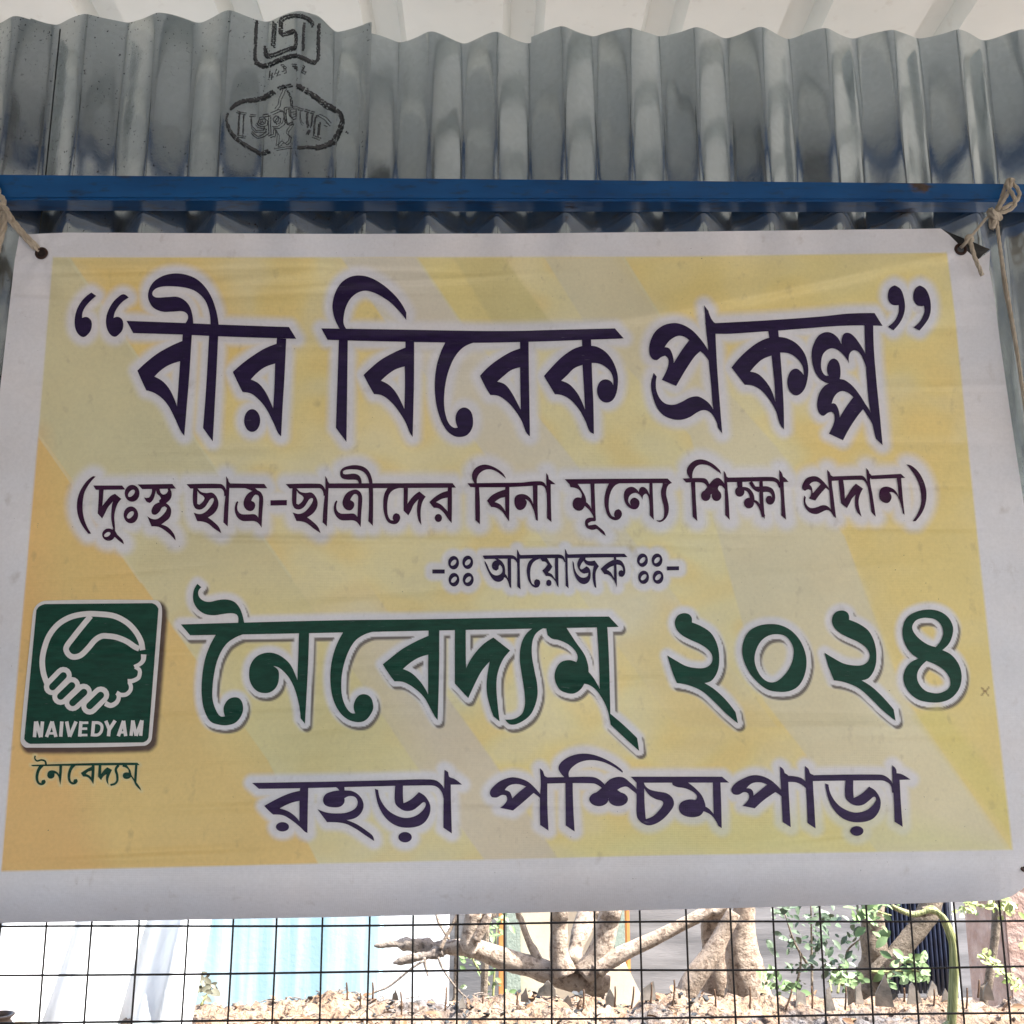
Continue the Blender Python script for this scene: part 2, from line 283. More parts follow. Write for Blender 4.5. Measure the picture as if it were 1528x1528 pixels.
# ------------------------------------------------------------------ the lettering, traced
GLYPHS = '''
# name | x0 y0 scale-denominator-width
@title 90 390 382
186,186 214,206 180,236 150,270 133,305 130,338 158,332 182,350 188,378 180,415 160,440 140,452 115,442 95,415 86,375 88,330 100,285 125,240 155,208
377,196 408,216 372,240 345,270 325,305 318,338 345,331 368,346 376,375 370,410 350,435 327,450 302,440 282,410 273,370 276,325 290,285 315,243 345,213
395,355c 745,368 945,377 1365,392c 1408,462c 940,447 730,437 435,428c
945,380c 940,340 928,285 905,220 870,160 820,110 760,82 690,72 620,84 565,115 535,155 523,205 533,245 560,280 610,300 670,300 730,298s 758,315s 762,340s 748,368c 793,372c 790,330 775,275 745,235 700,212 640,213 570,215 550,200s 552,180s 575,160 620,149 680,149 740,156 790,170 830,195 865,235 885,285 894,330 897,376c
730,437c 728,475c 660,505 580,550 510,605 460,652c 485,710 513,770c 560,785 610,820 650,870 690,950 720,1015 740,1040c 750,920 768,700 785,437c
-715,596c 650,618 600,650 562,688c 610,715 650,760 680,820 696,865c 705,740
888,440c 942,447c 930,700 910,1075c 852,995c 870,760
1293,458c 1290,492c 1220,520 1140,570 1080,615 1030,660c 1060,725 1088,780c 1140,790 1190,830 1235,890 1275,970 1300,1025 1318,1045c 1325,900 1340,650 1348,462c
-1282,610c 1220,632 1175,665 1137,705c 1185,730 1225,780 1255,840 1270,878c 1278,740
o 1145 950 48 68 0
@title 460 390 382
78,400c 600,408 1000,415 1250,415 1430,410 1830,400c 1883,460c 1690,467 1315,480 980,486 630,481 240,472 115,468c
188,405c 165,360 148,305 145,255 160,190 195,130 245,95 300,84 365,95 440,135 510,195 555,250 585,305c 585,350c 545,300 490,245 430,205 380,183 335,175 290,190 250,225 222,280 211,335 212,375 230,407c
183,465c 236,465c 228,1078c 165,993c
580,475c 580,515c 510,545 430,590 370,640 330,678c 360,735 392,792c 440,800 490,835 540,895 580,960 605,1020 623,1048c 627,900 631,700 632,475c
-576,627c 520,645 475,675 434,712c 485,740 525,785 555,840 573,880c 577,750
825,470c 790,545 765,630 755,740 762,840 785,930 820,1000 865,1040 910,1048 950,1035 978,995 984,950 975,905 955,880 928,872 900,885 882,915 880,955 892,992c 870,993 845,975 825,935 812,870 812,790 825,700 850,620 885,555 930,510 990,484c 990,470c
1264,475c 1264,520c 1200,545 1120,595 1065,640 1025,683c 1055,745 1087,798c 1135,803 1185,835 1235,890 1275,955 1300,1020 1323,1045c 1320,850 1317,650 1315,470c
-1264,632c 1210,650 1165,685 1128,718c 1175,735 1215,785 1245,840 1268,885c
@title 640 390 382
913,465c 915,505c 860,525 795,570 735,630 687,684c 720,740 752,793c 800,800 850,830 900,890 935,955 960,1015 985,1030c 982,850 975,700 968,460c
-917,618c 865,640 825,680 790,712c 840,735 885,785 912,835 932,885c 925,750
966,503c 1010,512 1060,545 1100,600 1125,670 1128,730 1118,790 1095,830 1060,843 1025,828 1006,790 1006,750 1025,715 1055,704 1085,715 1100,740c 1100,700 1085,660 1055,630 1015,610 965,606c
@title 940 390 382
450,366c 520,368c 850,350 1150,328 1300,312 1460,308c 1508,385c 1400,382 1250,385 1050,400 885,413 820,417 600,432 511,432 462,430c
443,262c 468,295c 482,335 500,362 513,372 511,432 520,620 533,800 551,1028c 525,992c 515,940 497,880 485,740 470,590 465,500 456,420 450,340
473,541c 445,495 410,450 370,410 320,380 270,368 210,378 160,410 130,455 115,510 118,555 135,583 160,590 185,572 210,563 228,580 230,615 215,660 190,707c 276,744c 310,685 350,620 385,570 420,536c 445,558 475,600c
-207,512c 240,470 285,445 320,448 355,470c 310,530 262,606c 255,560 235,520
142,665c 160,688c 155,720 158,770 180,820 215,850 265,855 310,838 360,812 405,806 445,825 475,850 495,880c 530,935 530,995c 500,925 470,895 435,888 400,902 360,928 310,945 255,942 200,918 160,870 135,800 126,730
825,410c 832,455c 780,475 720,515 660,570 606,634c 650,690 685,737c 735,742 790,775 835,830 870,890 895,970 920,1003c 917,850 905,650 885,408c
-845,562c 790,585 750,620 718,658c 765,672 810,715 845,770 868,840c 862,720
880,450c 940,460 1000,495 1045,555 1064,630 1060,700 1040,765 1000,800 965,788 943,750 942,700 960,655 990,640 1015,652 1037,678c 1035,640 1015,600 980,565 940,547 890,545c
1400,375c 1452,375c 1456,520 1472,720 1490,900 1508,1097c 1468,1058c 1452,990 1437,903c 1424,820 1414,700 1408,600
1412,567c 1395,530 1370,490 1340,450 1310,428 1280,430 1265,460 1262,495c 1240,455 1205,428 1165,423 1125,445 1098,490 1085,545 1090,610 1110,670 1145,710 1190,730c 1240,730 1255,690 1256,640 1245,600 1220,580 1195,590 1178,625 1178,660 1186,682c 1165,680 1145,650 1141,610 1150,560 1175,530 1210,519 1250,535 1285,570 1308,610c 1306,575 1315,545 1340,530 1370,545 1395,590 1412,640c
1190,728c 1220,705 1250,702 1285,710 1330,745 1370,795 1405,850 1437,903 1462,1000c 1430,940 1392,882c 1350,935 1305,1005 1272,1068c 1188,1028c 1210,985 1222,945 1218,910 1200,898 1180,905 1155,922 1135,912 1120,880 1118,840 1132,785 1160,745
-1204,848c 1225,800 1260,775 1300,783 1334,810c 1290,870 1252,932c 1245,885 1225,850
@title 1050 390 382
1100,390c 1132,412c 1165,375 1190,330 1202,275 1195,215 1175,165 1140,143 1112,160 1100,195 1105,235 1125,258 1150,262 1165,260c 1165,300 1150,340 1128,368
1253,395c 1288,413c 1320,375 1345,335 1356,285 1350,220 1325,165 1290,144 1265,160 1252,195 1255,235 1275,262 1300,268 1315,265c 1318,300 1300,345 1278,372
@subtitle 100 680 306
195,152c 213,155c 165,210 130,275 118,340 117,410 130,480 155,540 180,580c 160,582c 120,530 90,470 75,405 76,335 95,270 130,210 165,172
195,222c 410,222c 435,252c 215,254c
238,248c 272,248c 268,320 262,375c 290,340 325,300 358,284c 405,322c 378,355 360,405 352,460 357,520 358,575c 340,530 330,470 330,420 335,365 343,340c 305,385 285,425 262,468c 228,430c 235,330
o 310 588 48 46 0
-o 300 587 26 15 -30
338,540c 358,560 375,588 415,630 424,660c 385,632 345,595c
o 485 280 55 63 0
-o 480 280 33 18 -48
o 476 441 54 63 0
-o 472 441 33 18 -48
527,214c 785,210c 812,245c 560,249c
632,245c 665,245c 655,290 640,330 615,352 595,345 575,310c 590,315 610,312 625,290 633,265
660,244c 690,244c 697,275 717,290 742,280 753,262 748,243c 768,243c 780,280 775,315 755,340 725,360 690,350 685,335 700,320 690,300 672,285
655,362 700,345 745,358 772,390 776,425 762,465 730,492 703,512c 755,535 800,590 808,632c 770,590 720,550 680,530 630,527c 598,450c 630,470 670,472 710,445 738,410 745,390s 728,377s 708,385 690,415 660,440 635,435 628,410 640,380
890,212c 1145,210 1168,225 1185,255 1188,300c 1172,300c 1168,268 1152,246 1130,243 920,245c
1185,152c 1200,175 1205,195 1215,205 1210,240 1203,400 1197,527c 1165,497c 1172,380 1185,250
1203,206c 1470,210c 1493,243c 1205,240c
1325,240c 1400,240c 1420,258 1400,270c
940,243c 972,243c 1000,270 1040,278 1080,275 1110,300 1128,345 1122,390 1095,430 1050,460c 1090,490 1130,530 1150,578c 1100,545 1040,500 970,487c 943,423c 990,435 1030,420 1065,385 1090,345 1092,318s 1070,322s 1050,350 1030,380 1000,400 970,400 950,385 938,345
-972,262c 990,285 1015,300 1025,315 1010,345 985,365 970,358
1450,537c 1422,500 1395,487 1350,487 1305,485 1270,460 1250,410 1255,360 1268,338c 1277,345c 1268,380 1275,415 1300,435 1350,437 1400,437 1425,460c 1430,350 1428,300s 1405,290s 1385,310 1372,335 1400,355 1400,385 1380,410 1350,410 1325,390 1315,355 1325,315 1350,280 1385,262 1420,258 1450,280 1462,320 1455,430
@subtitle 390 680 306
68,332c 190,330c 190,369c 68,371c
=-709,-1
890,212c 1145,210 1168,225 1185,255 1188,300c 1172,300c 1168,268 1152,246 1130,243 920,245c
1185,152c 1200,175 1205,195 1215,205 1210,240 1203,400 1197,527c 1165,497c 1172,380 1185,250
940,243c 972,243c 1000,270 1040,278 1080,275 1110,300 1128,345 1122,390 1095,430 1050,460c 1090,490 1130,530 1150,578c 1100,545 1040,500 970,487c 943,423c 990,435 1030,420 1065,385 1090,345 1092,318s 1070,322s 1050,350 1030,380 1000,400 970,400 950,385 938,345
-972,262c 990,285 1015,300 1025,315 1010,345 985,365 970,358
=-710,-5
1450,537c 1422,500 1395,487 1350,487 1305,485 1270,460 1250,410 1255,360 1268,338c 1277,345c 1268,380 1275,415 1300,435 1350,437 1400,437 1425,460c 1430,350 1428,300s 1405,290s 1385,310 1372,335 1400,355 1400,385 1380,410 1350,410 1325,390 1315,355 1325,315 1350,280 1385,262 1420,258 1450,280 1462,320 1455,430
=0,0
490,206c 1425,204c 1450,238c 830,242 490,242c
800,235c 832,235c 833,380 831,523c 797,488c 802,370
830,212c 822,165 800,115 760,82 700,70 640,78 600,98 587,130 598,165 640,178 690,178 718,185 725,212c 748,212c 742,170 725,145 690,133 640,138 610,135s 607,118s 630,105 690,102 745,112 780,140 798,180 803,212c
945,232c 915,290 908,360 915,430 940,490 980,510 1015,502 1035,465 1025,435 1005,428 985,440 978,470 985,483c 965,480 945,450 938,400 940,340 955,285 985,255 1030,240 1058,234c
1060,232c 1092,232c 1092,300 1088,360c 1115,320 1150,285 1178,267c 1225,305c 1200,345 1188,400 1187,450 1193,517c 1170,480 1160,420 1162,370 1170,325c 1135,365 1115,410 1095,445c 1060,410c
1390,234c 1388,262c 1340,278 1290,310 1252,345c 1268,368 1285,388c 1320,392 1355,420 1390,470 1418,502c 1420,380 1420,234c
-1388,312c 1345,322 1302,346c 1340,365 1370,395 1388,415c
o 1319 464 27 30 0
@subtitle 690 680 306
38,205c 200,203 440,200 500,193 560,190 600,195 625,225 637,275c 625,275c 612,235 590,222 560,222 470,228 300,235 60,234c
90,207c 75,175 72,140 90,100 125,75 170,66 220,78 270,105 305,135 325,172c 300,150 255,118 215,103 170,105 130,130 110,165 108,207c
95,230c 124,230c 130,350 131,512c 97,480c 95,340
320,230c 318,252c 270,268 220,295 183,335c 200,360 215,382c 255,388 295,415 330,465 348,490c 350,360 350,228c
-318,308c 280,318 240,345c 280,362 305,390 320,415c
525,218c 560,216c 560,350 563,485c 548,480c 535,420 515,370 500,345 480,328 468,325c 480,345 470,380 450,400 420,405 395,380 387,345 395,305 425,287 470,290 505,315 527,360c 526,300
625,130c 640,150 645,175 660,185 695,213c 658,212c 660,350 664,495c 630,465c 630,350 625,230
762,175c 1100,172 1529,170c 1563,204c 1200,206 900,210 795,210c
795,205c 855,205c 890,255 918,310 922,345c 945,368 960,395c 958,300 953,203c 984,203c 988,330 992,440 990,485 975,450 950,410 930,390 912,375c 890,405 860,410 830,390 822,355 835,320 860,310 885,315c 890,290 870,255 840,240 805,235c
992,440c 995,480s 990,488s 960,490 935,505 940,520 970,515 990,512 1010,525 1055,565 1068,598c 1030,570 1000,545 985,550 960,552 925,535 913,505 920,475 945,462 975,462 975,440c
1095,202c 1070,260 1058,330 1065,395 1090,455 1130,480 1165,475 1188,445 1185,415 1165,398 1140,408 1130,435 1135,458c 1115,450 1098,420 1090,370 1095,310 1110,260 1140,220 1185,202c
@subtitle 900 680 306
345,200c 368,200c 372,330 378,478c 347,445c 345,355 335,300 320,282 300,295 293,328c 280,300 255,280 230,278 200,295 187,325 190,350 208,370c 200,340 220,315 245,315 270,340 265,380 240,400 200,390 170,360 155,310 160,265 185,238 220,232 250,250 265,270c 275,240 300,232 325,250 345,290
445,200c 515,203c 490,215 475,240 470,290 482,340 490,390 482,440 455,480 420,495 395,480c 430,480 450,460 455,420 450,370 435,310 432,260 445,215
592,170c 740,166 770,175 790,210 795,240c 780,245c 765,215 740,200 618,200c
650,172c 630,140 625,105 645,65 685,35 730,27 780,40 830,70 870,110 880,135c 840,108 790,75 740,65 700,75 675,105 665,140 665,175c
655,195c 686,195c 692,340 702,487c 668,455c 662,330
o 765 298 36 40 0
o 845 298 36 40 0
738,280 770,240 800,200 830,172 860,165 890,190 912,225 912,260c 885,225 865,222 855,245 875,275 840,300 808,285c 780,300
898,112c 915,135 920,155 935,165 925,195 935,330 943,478c 910,442c 908,330 903,200
915,163c 1100,160 1250,158 1285,165 1310,185 1322,235c 1310,240c 1295,205 1270,192 1200,190 1000,196 920,198c
o 1018 268 35 38 0
t 40 34 1018,195 1020,240 1018,262
t 24 36 1020,242 1075,252 1105,290 1112,340
o 1087 353 37 40 0
t 16 26 1105,335 1145,348 1178,400 1196,455
1165,190c 1190,190c 1195,330 1205,472c 1185,440 1172,390 1165,300
t 26 26 1098,195 1128,240 1165,262
t 14 14 1132,236 1165,238
1185,228c 1230,230 1265,250 1282,300 1275,345 1250,365 1222,355 1212,325 1225,302 1250,300 1258,312c 1255,290 1235,272 1185,272c
1313,105c 1335,135 1340,155 1355,165 1382,195c 1345,197c 1352,330 1364,478c 1328,445c 1325,300 1315,200
@subtitle 1100 680 306
683,240c 640,190 600,158 560,153 515,170 490,210 485,245 505,262 530,250 550,258 552,285 535,318c 582,335c 615,290 660,240c 685,258c
-538,215c 565,195 600,195 622,212c 590,250 563,280c 560,250 552,228
500,297c 512,310c 508,340 520,370 550,390 590,385 630,370 660,370 690,390 712,420 722,462c 695,415 665,405 635,418 590,435 545,425 510,390 495,340
670,105c 690,125 697,145 715,155 705,190 715,280 738,467c 718,450c 700,400 690,300 680,200
695,155c 900,148 935,150 960,175 975,215 974,235c 955,195 930,180 700,188c
755,180c 790,178c 800,260 802,325c 830,280 860,235 885,208c 938,245c 915,290 905,340 910,390 928,455c 895,420 880,370 878,320 882,290c 855,320 840,350 818,390c 775,355c 765,270
962,92c 982,115 985,130 1000,145 990,180 1010,300 1033,455c 1000,420c 985,300 970,200
985,148c 1220,135c 1252,165c 1000,175c
1188,160c 1222,158c 1232,290 1248,440c 1235,430c 1222,370 1200,310 1175,280 1150,270 1135,273c 1150,300 1145,330 1125,352 1095,350 1065,325 1058,285 1072,245 1105,230 1145,238 1180,262 1205,310c 1198,230
1263,65c 1300,75 1350,120 1390,190 1410,270 1405,350 1380,420 1330,488c 1308,488c 1345,430 1370,360 1370,280 1350,200 1310,125
@organiser 635 810 204
76,298c 214,298c 214,343c 76,343c
o 314 222 60 76 0
-o 314 222 40 24 -48
o 472 218 60 75 0
-o 472 218 40 24 -48
o 318 412 60 76 0
-o 318 412 40 24 -48
o 477 410 61 76 0
-o 477 410 40 24 -48
636,142c 950,137 990,145 1020,175 1035,220c 1025,230c 1005,195 980,180 660,182c
660,200c 690,245 715,305 750,350 800,365 845,345 860,305 850,265 830,245s 818,262s 815,295 790,312 760,300 742,270 748,225 775,200 795,195 770,175c 810,178 850,205 880,250 890,300 890,345c 910,370 920,395c 918,300 917,175c 955,175c 957,350 958,512c 938,490c 920,430 900,395 880,385c 870,410 845,430 810,437 765,420 725,370 690,300 662,225
1022,72c 1040,100 1050,125 1065,138 1055,175 1055,350 1063,522c 1025,487c 1025,300 1022,180
1045,137c 1490,129 1520,135 1548,160 1562,215c 1550,215c 1530,180 1500,172 1045,178c
1200,172c 1155,210 1135,270 1133,340 1150,420 1190,480 1230,502 1265,490 1282,450 1270,415 1240,405 1218,420 1212,450 1222,475c 1195,460 1178,420 1170,360 1172,300 1190,240 1225,200 1290,175c
1280,172c 1360,172c 1385,215 1418,265c 1390,310 1370,330c 1410,350 1435,385 1450,405c 1448,300 1447,165c 1483,165c 1485,350 1487,500c 1470,480c 1450,430 1420,395 1390,375 1345,370c 1305,310c 1340,275 1365,240c 1340,212 1305,208c
o 1378 448 30 36 0
@organiser 820 810 204
172,65c 190,95 195,115 210,130 203,165 205,350 215,512c 180,478c 178,300 175,180
195,130c 500,122 838,122c 872,160c 500,165 200,170c
258,198c 272,225 285,300 315,355 360,388 405,385 432,362 435,335c 415,340 385,345 350,325 320,285 310,235 325,190 345,160c 405,160c 400,185 420,200 460,205 505,197c 552,262c 520,320 515,390 520,450 523,505c 505,495c 490,440 480,370 485,310 495,258c 465,258 430,250 405,235 380,200c 355,235 340,270 340,285 360,300 390,280 412,262c 445,285 460,330 455,400 430,445 390,462 345,450 300,400 270,320 258,240
718,160c 720,188c 670,210 615,250 570,292c 595,325 612,350c 650,355 690,380 720,420 740,465 753,495c 752,350 745,158c
-720,255c 680,270 640,300c 680,325 705,365 722,395c
745,185c 800,200 835,250 848,310 840,355 812,382 780,375 770,345 780,312 805,305 822,315c 815,275 790,250 745,243c
o 1040 194 60 75 0
-o 1040 194 40 24 -48
o 1202 194 60 75 0
-o 1202 194 40 24 -48
o 1052 385 60 75 0
-o 1052 385 40 24 -48
o 1214 384 60 75 0
-o 1214 384 40 24 -48
1314,264c 1448,262c 1448,306c 1314,308c
@name 260 860 382
40,287c 420,276 1000,262 1520,256 2100,245 2595,240c 2653,302c 2000,315 1520,324 1000,335 600,343 95,352c
138,45c 162,65c 143,90 150,125 180,148 215,152 260,142 310,138 355,150 385,180 405,225 418,278c 380,282c 383,250 372,228 340,220 290,225 240,232 185,225 140,195 115,150 113,100 122,70
250,345c 210,420 180,510 165,620 165,720 180,800 215,865 265,885 320,888 370,870 405,820 410,770 390,730 355,722 320,738 297,775 295,805 303,835c 275,835 250,800 230,740 228,670 240,570 265,480 310,405 365,365 430,340c
745,335c 805,332c 800,500 790,700 780,880c 755,848c 745,770 725,690 695,620 660,575 625,545 592,535c 620,560 625,600 615,650 585,685 545,697 495,685 460,645 447,595 455,530 490,480 545,457 600,460 650,485 695,530 735,620c 740,480
1010,330c 965,420 938,520 932,620 945,720 980,800 1030,850 1090,870 1140,860 1180,810 1188,770 1170,720 1130,703 1095,718 1073,760 1072,790 1080,818c 1055,815 1025,780 1003,720 997,650 1005,560 1035,460 1080,385 1140,345 1210,326c
@name 480 860 382
638,318c 638,355c 560,390 480,435 415,485 365,525c 400,580 435,627c 490,632 550,665 610,720 650,790 675,835 692,858c 700,600 702,316c
-636,467c 580,485 530,515 485,553c 540,580 590,630 620,675 635,705c
795,312c 860,312c 860,450 862,548c 900,480 960,410 1025,365c 1125,443c 1080,500 1050,580 1043,660 1050,760 1062,866c 1025,835c 1000,760 985,680 988,600 1003,508c 955,565 915,640 875,727c 795,640c
1265,306c 1330,306c 1280,340 1258,390 1255,470 1270,560 1287,650 1285,730 1250,820 1190,870 1130,885 1095,855c 1150,850 1195,820 1212,770 1210,690 1195,590 1183,500 1190,410 1220,345
@name 640 860 382
700,305c 820,305c 875,390 930,470 950,530 953,570c 985,610 1020,672c 1015,500 1003,300c 1065,298c 1075,500 1083,820c 1165,890 1243,965c 1255,1042c 1170,965 1085,885c 1075,830 1060,780 1035,730 1000,680 960,650 928,640c 905,675 870,698 830,698 780,675 752,615 755,565 785,515 835,500 880,512c 888,480 870,440 830,405 775,380 735,372 708,350c
@name 980 860 382
210,275c 208,245 190,225 158,220 125,235 108,275 118,315 150,350 200,378 260,405 310,440 333,480 325,520 290,545 240,548 175,535 110,500 63,472c 90,560 120,637c 190,650 270,685 340,745 410,815 485,878c 470,810c 410,735 345,675 285,637c 330,620 365,560 373,480 360,405 325,340 270,300
670,285 740,292 810,330 865,400 893,490 885,580 850,650 800,682 735,690 660,675 590,620 540,550 512,470 515,400 545,335 600,298
-720,345 770,358 805,400 818,450 805,520 770,580 720,625 680,633 640,615 605,570 585,510 590,450 620,390 665,355
=938,-16
210,275c 208,245 190,225 158,220 125,235 108,275 118,315 150,350 200,378 260,405 310,440 333,480 325,520 290,545 240,548 175,535 110,500 63,472c 90,560 120,637c 190,650 270,685 340,745 410,815 488,878c 476,810c 410,735 345,675 285,637c 330,620 365,560 373,480 360,405 325,340 270,300
=0,0
@name 1100 860 382
1150,198 1210,210 1260,245 1288,300 1285,350 1265,400 1225,440c 1280,470 1325,530 1340,600 1325,670 1280,725 1220,750 1150,752 1080,735 1025,690 995,630 998,570 1030,520 1082,490c 1040,460 1005,410 988,350 992,290 1020,240 1080,208
-1135,248 1185,258 1220,295 1230,340 1215,385 1185,422c 1140,408 1090,375 1055,335 1045,300 1065,265 1100,250
-1130,505c 1190,530 1245,570 1272,620 1265,665 1225,692 1180,698 1120,680 1080,630 1075,580 1095,540
@place 370 1120 382
25,193c 500,185 800,178 1080,172 1130,182 1170,225 1185,295c 1168,285c 1155,245 1125,215 1080,208 700,215 300,225 65,228c
312,218c 310,240c 250,255 180,285 97,330c 120,355 150,382c 210,387 260,415 310,455 340,485 355,492c 357,350 360,216c
-308,300c 250,315 190,345c 245,365 285,395 307,422c
o 206 455 39 28 0
505,210c 575,208c 577,238 630,245 670,275 690,320 680,365 645,400 590,415c 650,440 710,480 745,510 753,540c 700,505 640,465 575,435 472,427c 415,350c 470,370 530,375 590,370 640,345 655,310 640,278 605,272 575,285c 575,310 550,335 500,338 460,325 448,295 462,262 500,245 545,238 535,225
880,205c 925,204c 925,270 928,315c 975,290 1020,248c 1060,275 1088,330 1080,390 1040,440 970,460 890,450 825,405 780,330 757,228c 777,235c 790,290 830,350 880,385 940,402 1000,390 1045,355 1062,320s 1050,307s 1020,330 985,355 940,360 900,340 878,310
o 938 517 40 31 0
1173,115c 1195,130 1200,155 1235,170 1278,203c 1210,203c 1213,350 1217,495c 1167,460c 1168,300 1172,200
@place 700 1110 382
432,310c 395,265 350,225 300,205 250,200 190,220 145,255 123,290 135,318 165,320 195,305 220,308 228,330 212,360 185,382c 262,398c 320,350 385,293c 415,315 445,345c
-213,275c 240,248 290,240 340,255c 295,290 258,325c 250,300 240,285
422,145c 442,165 450,190 470,200 467,235 468,380 474,518c 424,484c 423,320 428,240
450,200c 600,198 740,198 780,215 815,250c 800,270c 775,250 740,236 460,237c
570,200c 540,165 535,135 560,100 620,68 690,58 760,70 840,105 900,145 918,165c 915,172c 860,135 790,105 720,97 660,110 615,140 595,170 597,202c
575,230c 618,230c 622,380 630,523c 577,487c 576,360
o 775 330 57 42 0
o 890 330 58 42 0
735,305 790,265 830,220 870,200 920,200 960,230 1000,270 1008,305c 970,275 940,255 905,262 885,275 920,300 880,330 835,322c 790,330
965,196c 1510,196c 1552,231c 1000,232c
1000,228c 1042,228c 1055,255 1085,275 1130,285 1180,295 1215,325 1222,365 1195,410 1150,455 1100,482 1060,485 1020,462 1002,430 1000,330
-1045,265c 1075,305 1115,330 1150,340s 1160,355s 1140,390 1100,430 1055,450c 1048,360
1210,226c 1300,226c 1350,265 1390,310 1410,360 1412,375c 1435,390 1460,420c 1458,330 1455,226c 1500,226c 1505,360 1508,503c 1488,490c 1470,455 1445,425 1400,402c 1375,430 1320,437 1270,420 1252,385 1265,350 1310,332 1355,335c 1360,310 1335,285 1290,265 1240,257 1215,245c
@place 1000 1110 382
675,290c 635,245 590,210 540,190 490,188 430,210 385,240 365,275 378,300 410,303 440,288 465,295 472,320 455,350 432,370c 505,385c 560,335 628,288c 655,305 685,335c
-455,265c 490,235 540,230 580,243c 540,275 497,310c 495,285 480,268
655,135c 675,150 685,175 705,188 705,225 712,360 720,497c 672,467c 665,320 660,230
685,190c 740,193 785,205 815,235 820,275c 800,255 775,238 740,228 690,228c
805,132c 827,152 835,175 855,185 852,220 860,360 868,505c 820,472c 815,320 808,230
835,188c 1250,183 1290,195 1325,230 1342,295c 1325,290c 1315,245 1280,222 1245,218 840,222c
=168,8
880,205c 925,204c 925,270 928,315c 975,290 1020,248c 1060,275 1088,330 1080,390 1040,440 970,460 890,450 825,405 780,330 757,228c 777,235c 790,290 830,350 880,385 940,402 1000,390 1045,355 1062,320s 1050,307s 1020,330 985,355 940,360 900,340 878,310
=0,0
o 1115 520 39 29 0
1325,128c 1347,148 1352,175 1385,182 1435,213c 1370,215c 1378,360 1388,495c 1340,465c 1335,320 1328,220
@caption 30 1110 204
120,235c 800,215 1310,210c 1337,237c 800,242 140,250c
t 16 22 168,132 165,165 190,190 240,180 280,195 290,235
215,240c 185,300 172,370 185,430 225,462 265,455 288,425 275,400 245,405 235,430 240,440 215,430 203,390 210,330 230,285 275,240c
440,240c 470,238c 465,340 450,460c 440,420 430,370 405,335 385,330 380,370 345,390 310,375 305,330 330,300 380,298 420,320 435,345c
=358,-8
215,240c 185,300 172,370 185,430 225,462 265,455 288,425 275,400 245,405 235,430 240,440 215,430 203,390 210,330 230,285 275,240c
=0,0
805,236c 800,255c 740,285 678,325c 705,365c 760,375 800,420 818,452c 830,340 832,236c
-800,300c 760,312 735,335c 770,350 795,375c
878,234c 910,234c 905,340c 940,290 975,262c 1028,290c 1000,350 985,400 988,458c 965,420 960,370 965,340c 935,360 905,405c 870,365c
t 30 22 1100,236 1070,285 1085,350 1085,410 1060,445 1010,460
1145,234c 1190,234c 1235,300 1245,345 1275,390c 1285,234c 1312,234c 1300,430c 1345,495 1355,525c 1290,460 1270,415 1240,370 1210,390 1170,390 1148,365 1155,330 1190,318 1215,320 1210,290 1180,265 1145,255
@plate 20 880 255
285,98 1270,92 1305,110 1328,165 1322,330 1240,1310 1225,1360 1170,1395 120,1412 80,1390 62,1340 165,300 180,185 215,130
@field 20 880 255
280,128c 1240,120c 1272,135 1297,170c 1208,1320c 1192,1348 1160,1365c 150,1378c 118,1362 97,1335c 205,185c 230,150
@symbol 20 880 255
t 50 50 305,850 270,750 258,640 275,530 320,410 400,310 510,245 640,217 770,218 900,235 1010,290 1090,370 1140,460 1155,540
t 50 50 690,235 620,320 540,420 475,510 480,560 515,595 560,600 610,580 670,520 730,450 790,415 850,415 920,425 1010,460 1085,510 1125,528
t 48 30 1165,578 1160,630 1130,665 1080,688
t 34 40 1090,690 1125,715 1130,750 1115,790 1065,815 1022,818
t 34 40 1035,825 1050,860 1045,900 1010,935 960,940 922,920
t 34 48 932,925 942,965 920,1010 870,1035 820,1015
T 150 150 447,765 347,868
T 150 150 522,855 422,955
T 150 150 627,915 530,1010
T 150 150 782,940 682,1042
-T 62 62 447,768 350,868
-T 62 62 522,857 422,953
-T 62 62 630,917 530,1010
-T 62 62 780,943 682,1038
@logotext 20 880 255
t 31 31 188,1318 200,1178
t 34 34 203,1178 245,1318
t 31 31 247,1318 260,1178
t 31 31 296,1316 346,1178
t 31 31 346,1178 380,1316
t 21 21 312,1284 376,1284
t 31 31 423,1314 433,1178
t 31 31 476,1178 503,1314
t 31 31 503,1314 560,1178
t 31 31 592,1313 605,1176
t 22 22 590,1300 662,1299
t 22 22 600,1243 660,1242
t 22 22 600,1190 670,1189
t 31 31 706,1311 718,1175
t 27 27 712,1190 760,1190 790,1215 786,1265 755,1297 702,1298
t 31 31 826,1172 858,1250
t 31 31 910,1170 858,1250
t 31 31 858,1238 850,1310
t 31 31 938,1309 985,1172
t 31 31 985,1172 1004,1309
t 21 21 950,1275 1002,1275
t 30 30 1052,1306 1068,1168
t 30 30 1068,1170 1097,1306
t 30 30 1097,1306 1148,1168
t 30 30 1138,1306 1150,1168
'''
# ------------------------------------------------------------------ the ground
gv = [(-60, -60, 0), (60, -60, 0), (60, 60, 0), (-60, 60, 0)]
tag(mesh('ground', gv, [(0, 1, 2, 3)], M['earth']), kind='structure')
# concrete floor under the shed
bm = bmesh.new(); box(bm, (-3.4, -6.0, -.1), (3.4, .55, .03)); tag(obj('paving', bm, M['paving']), kind='structure')
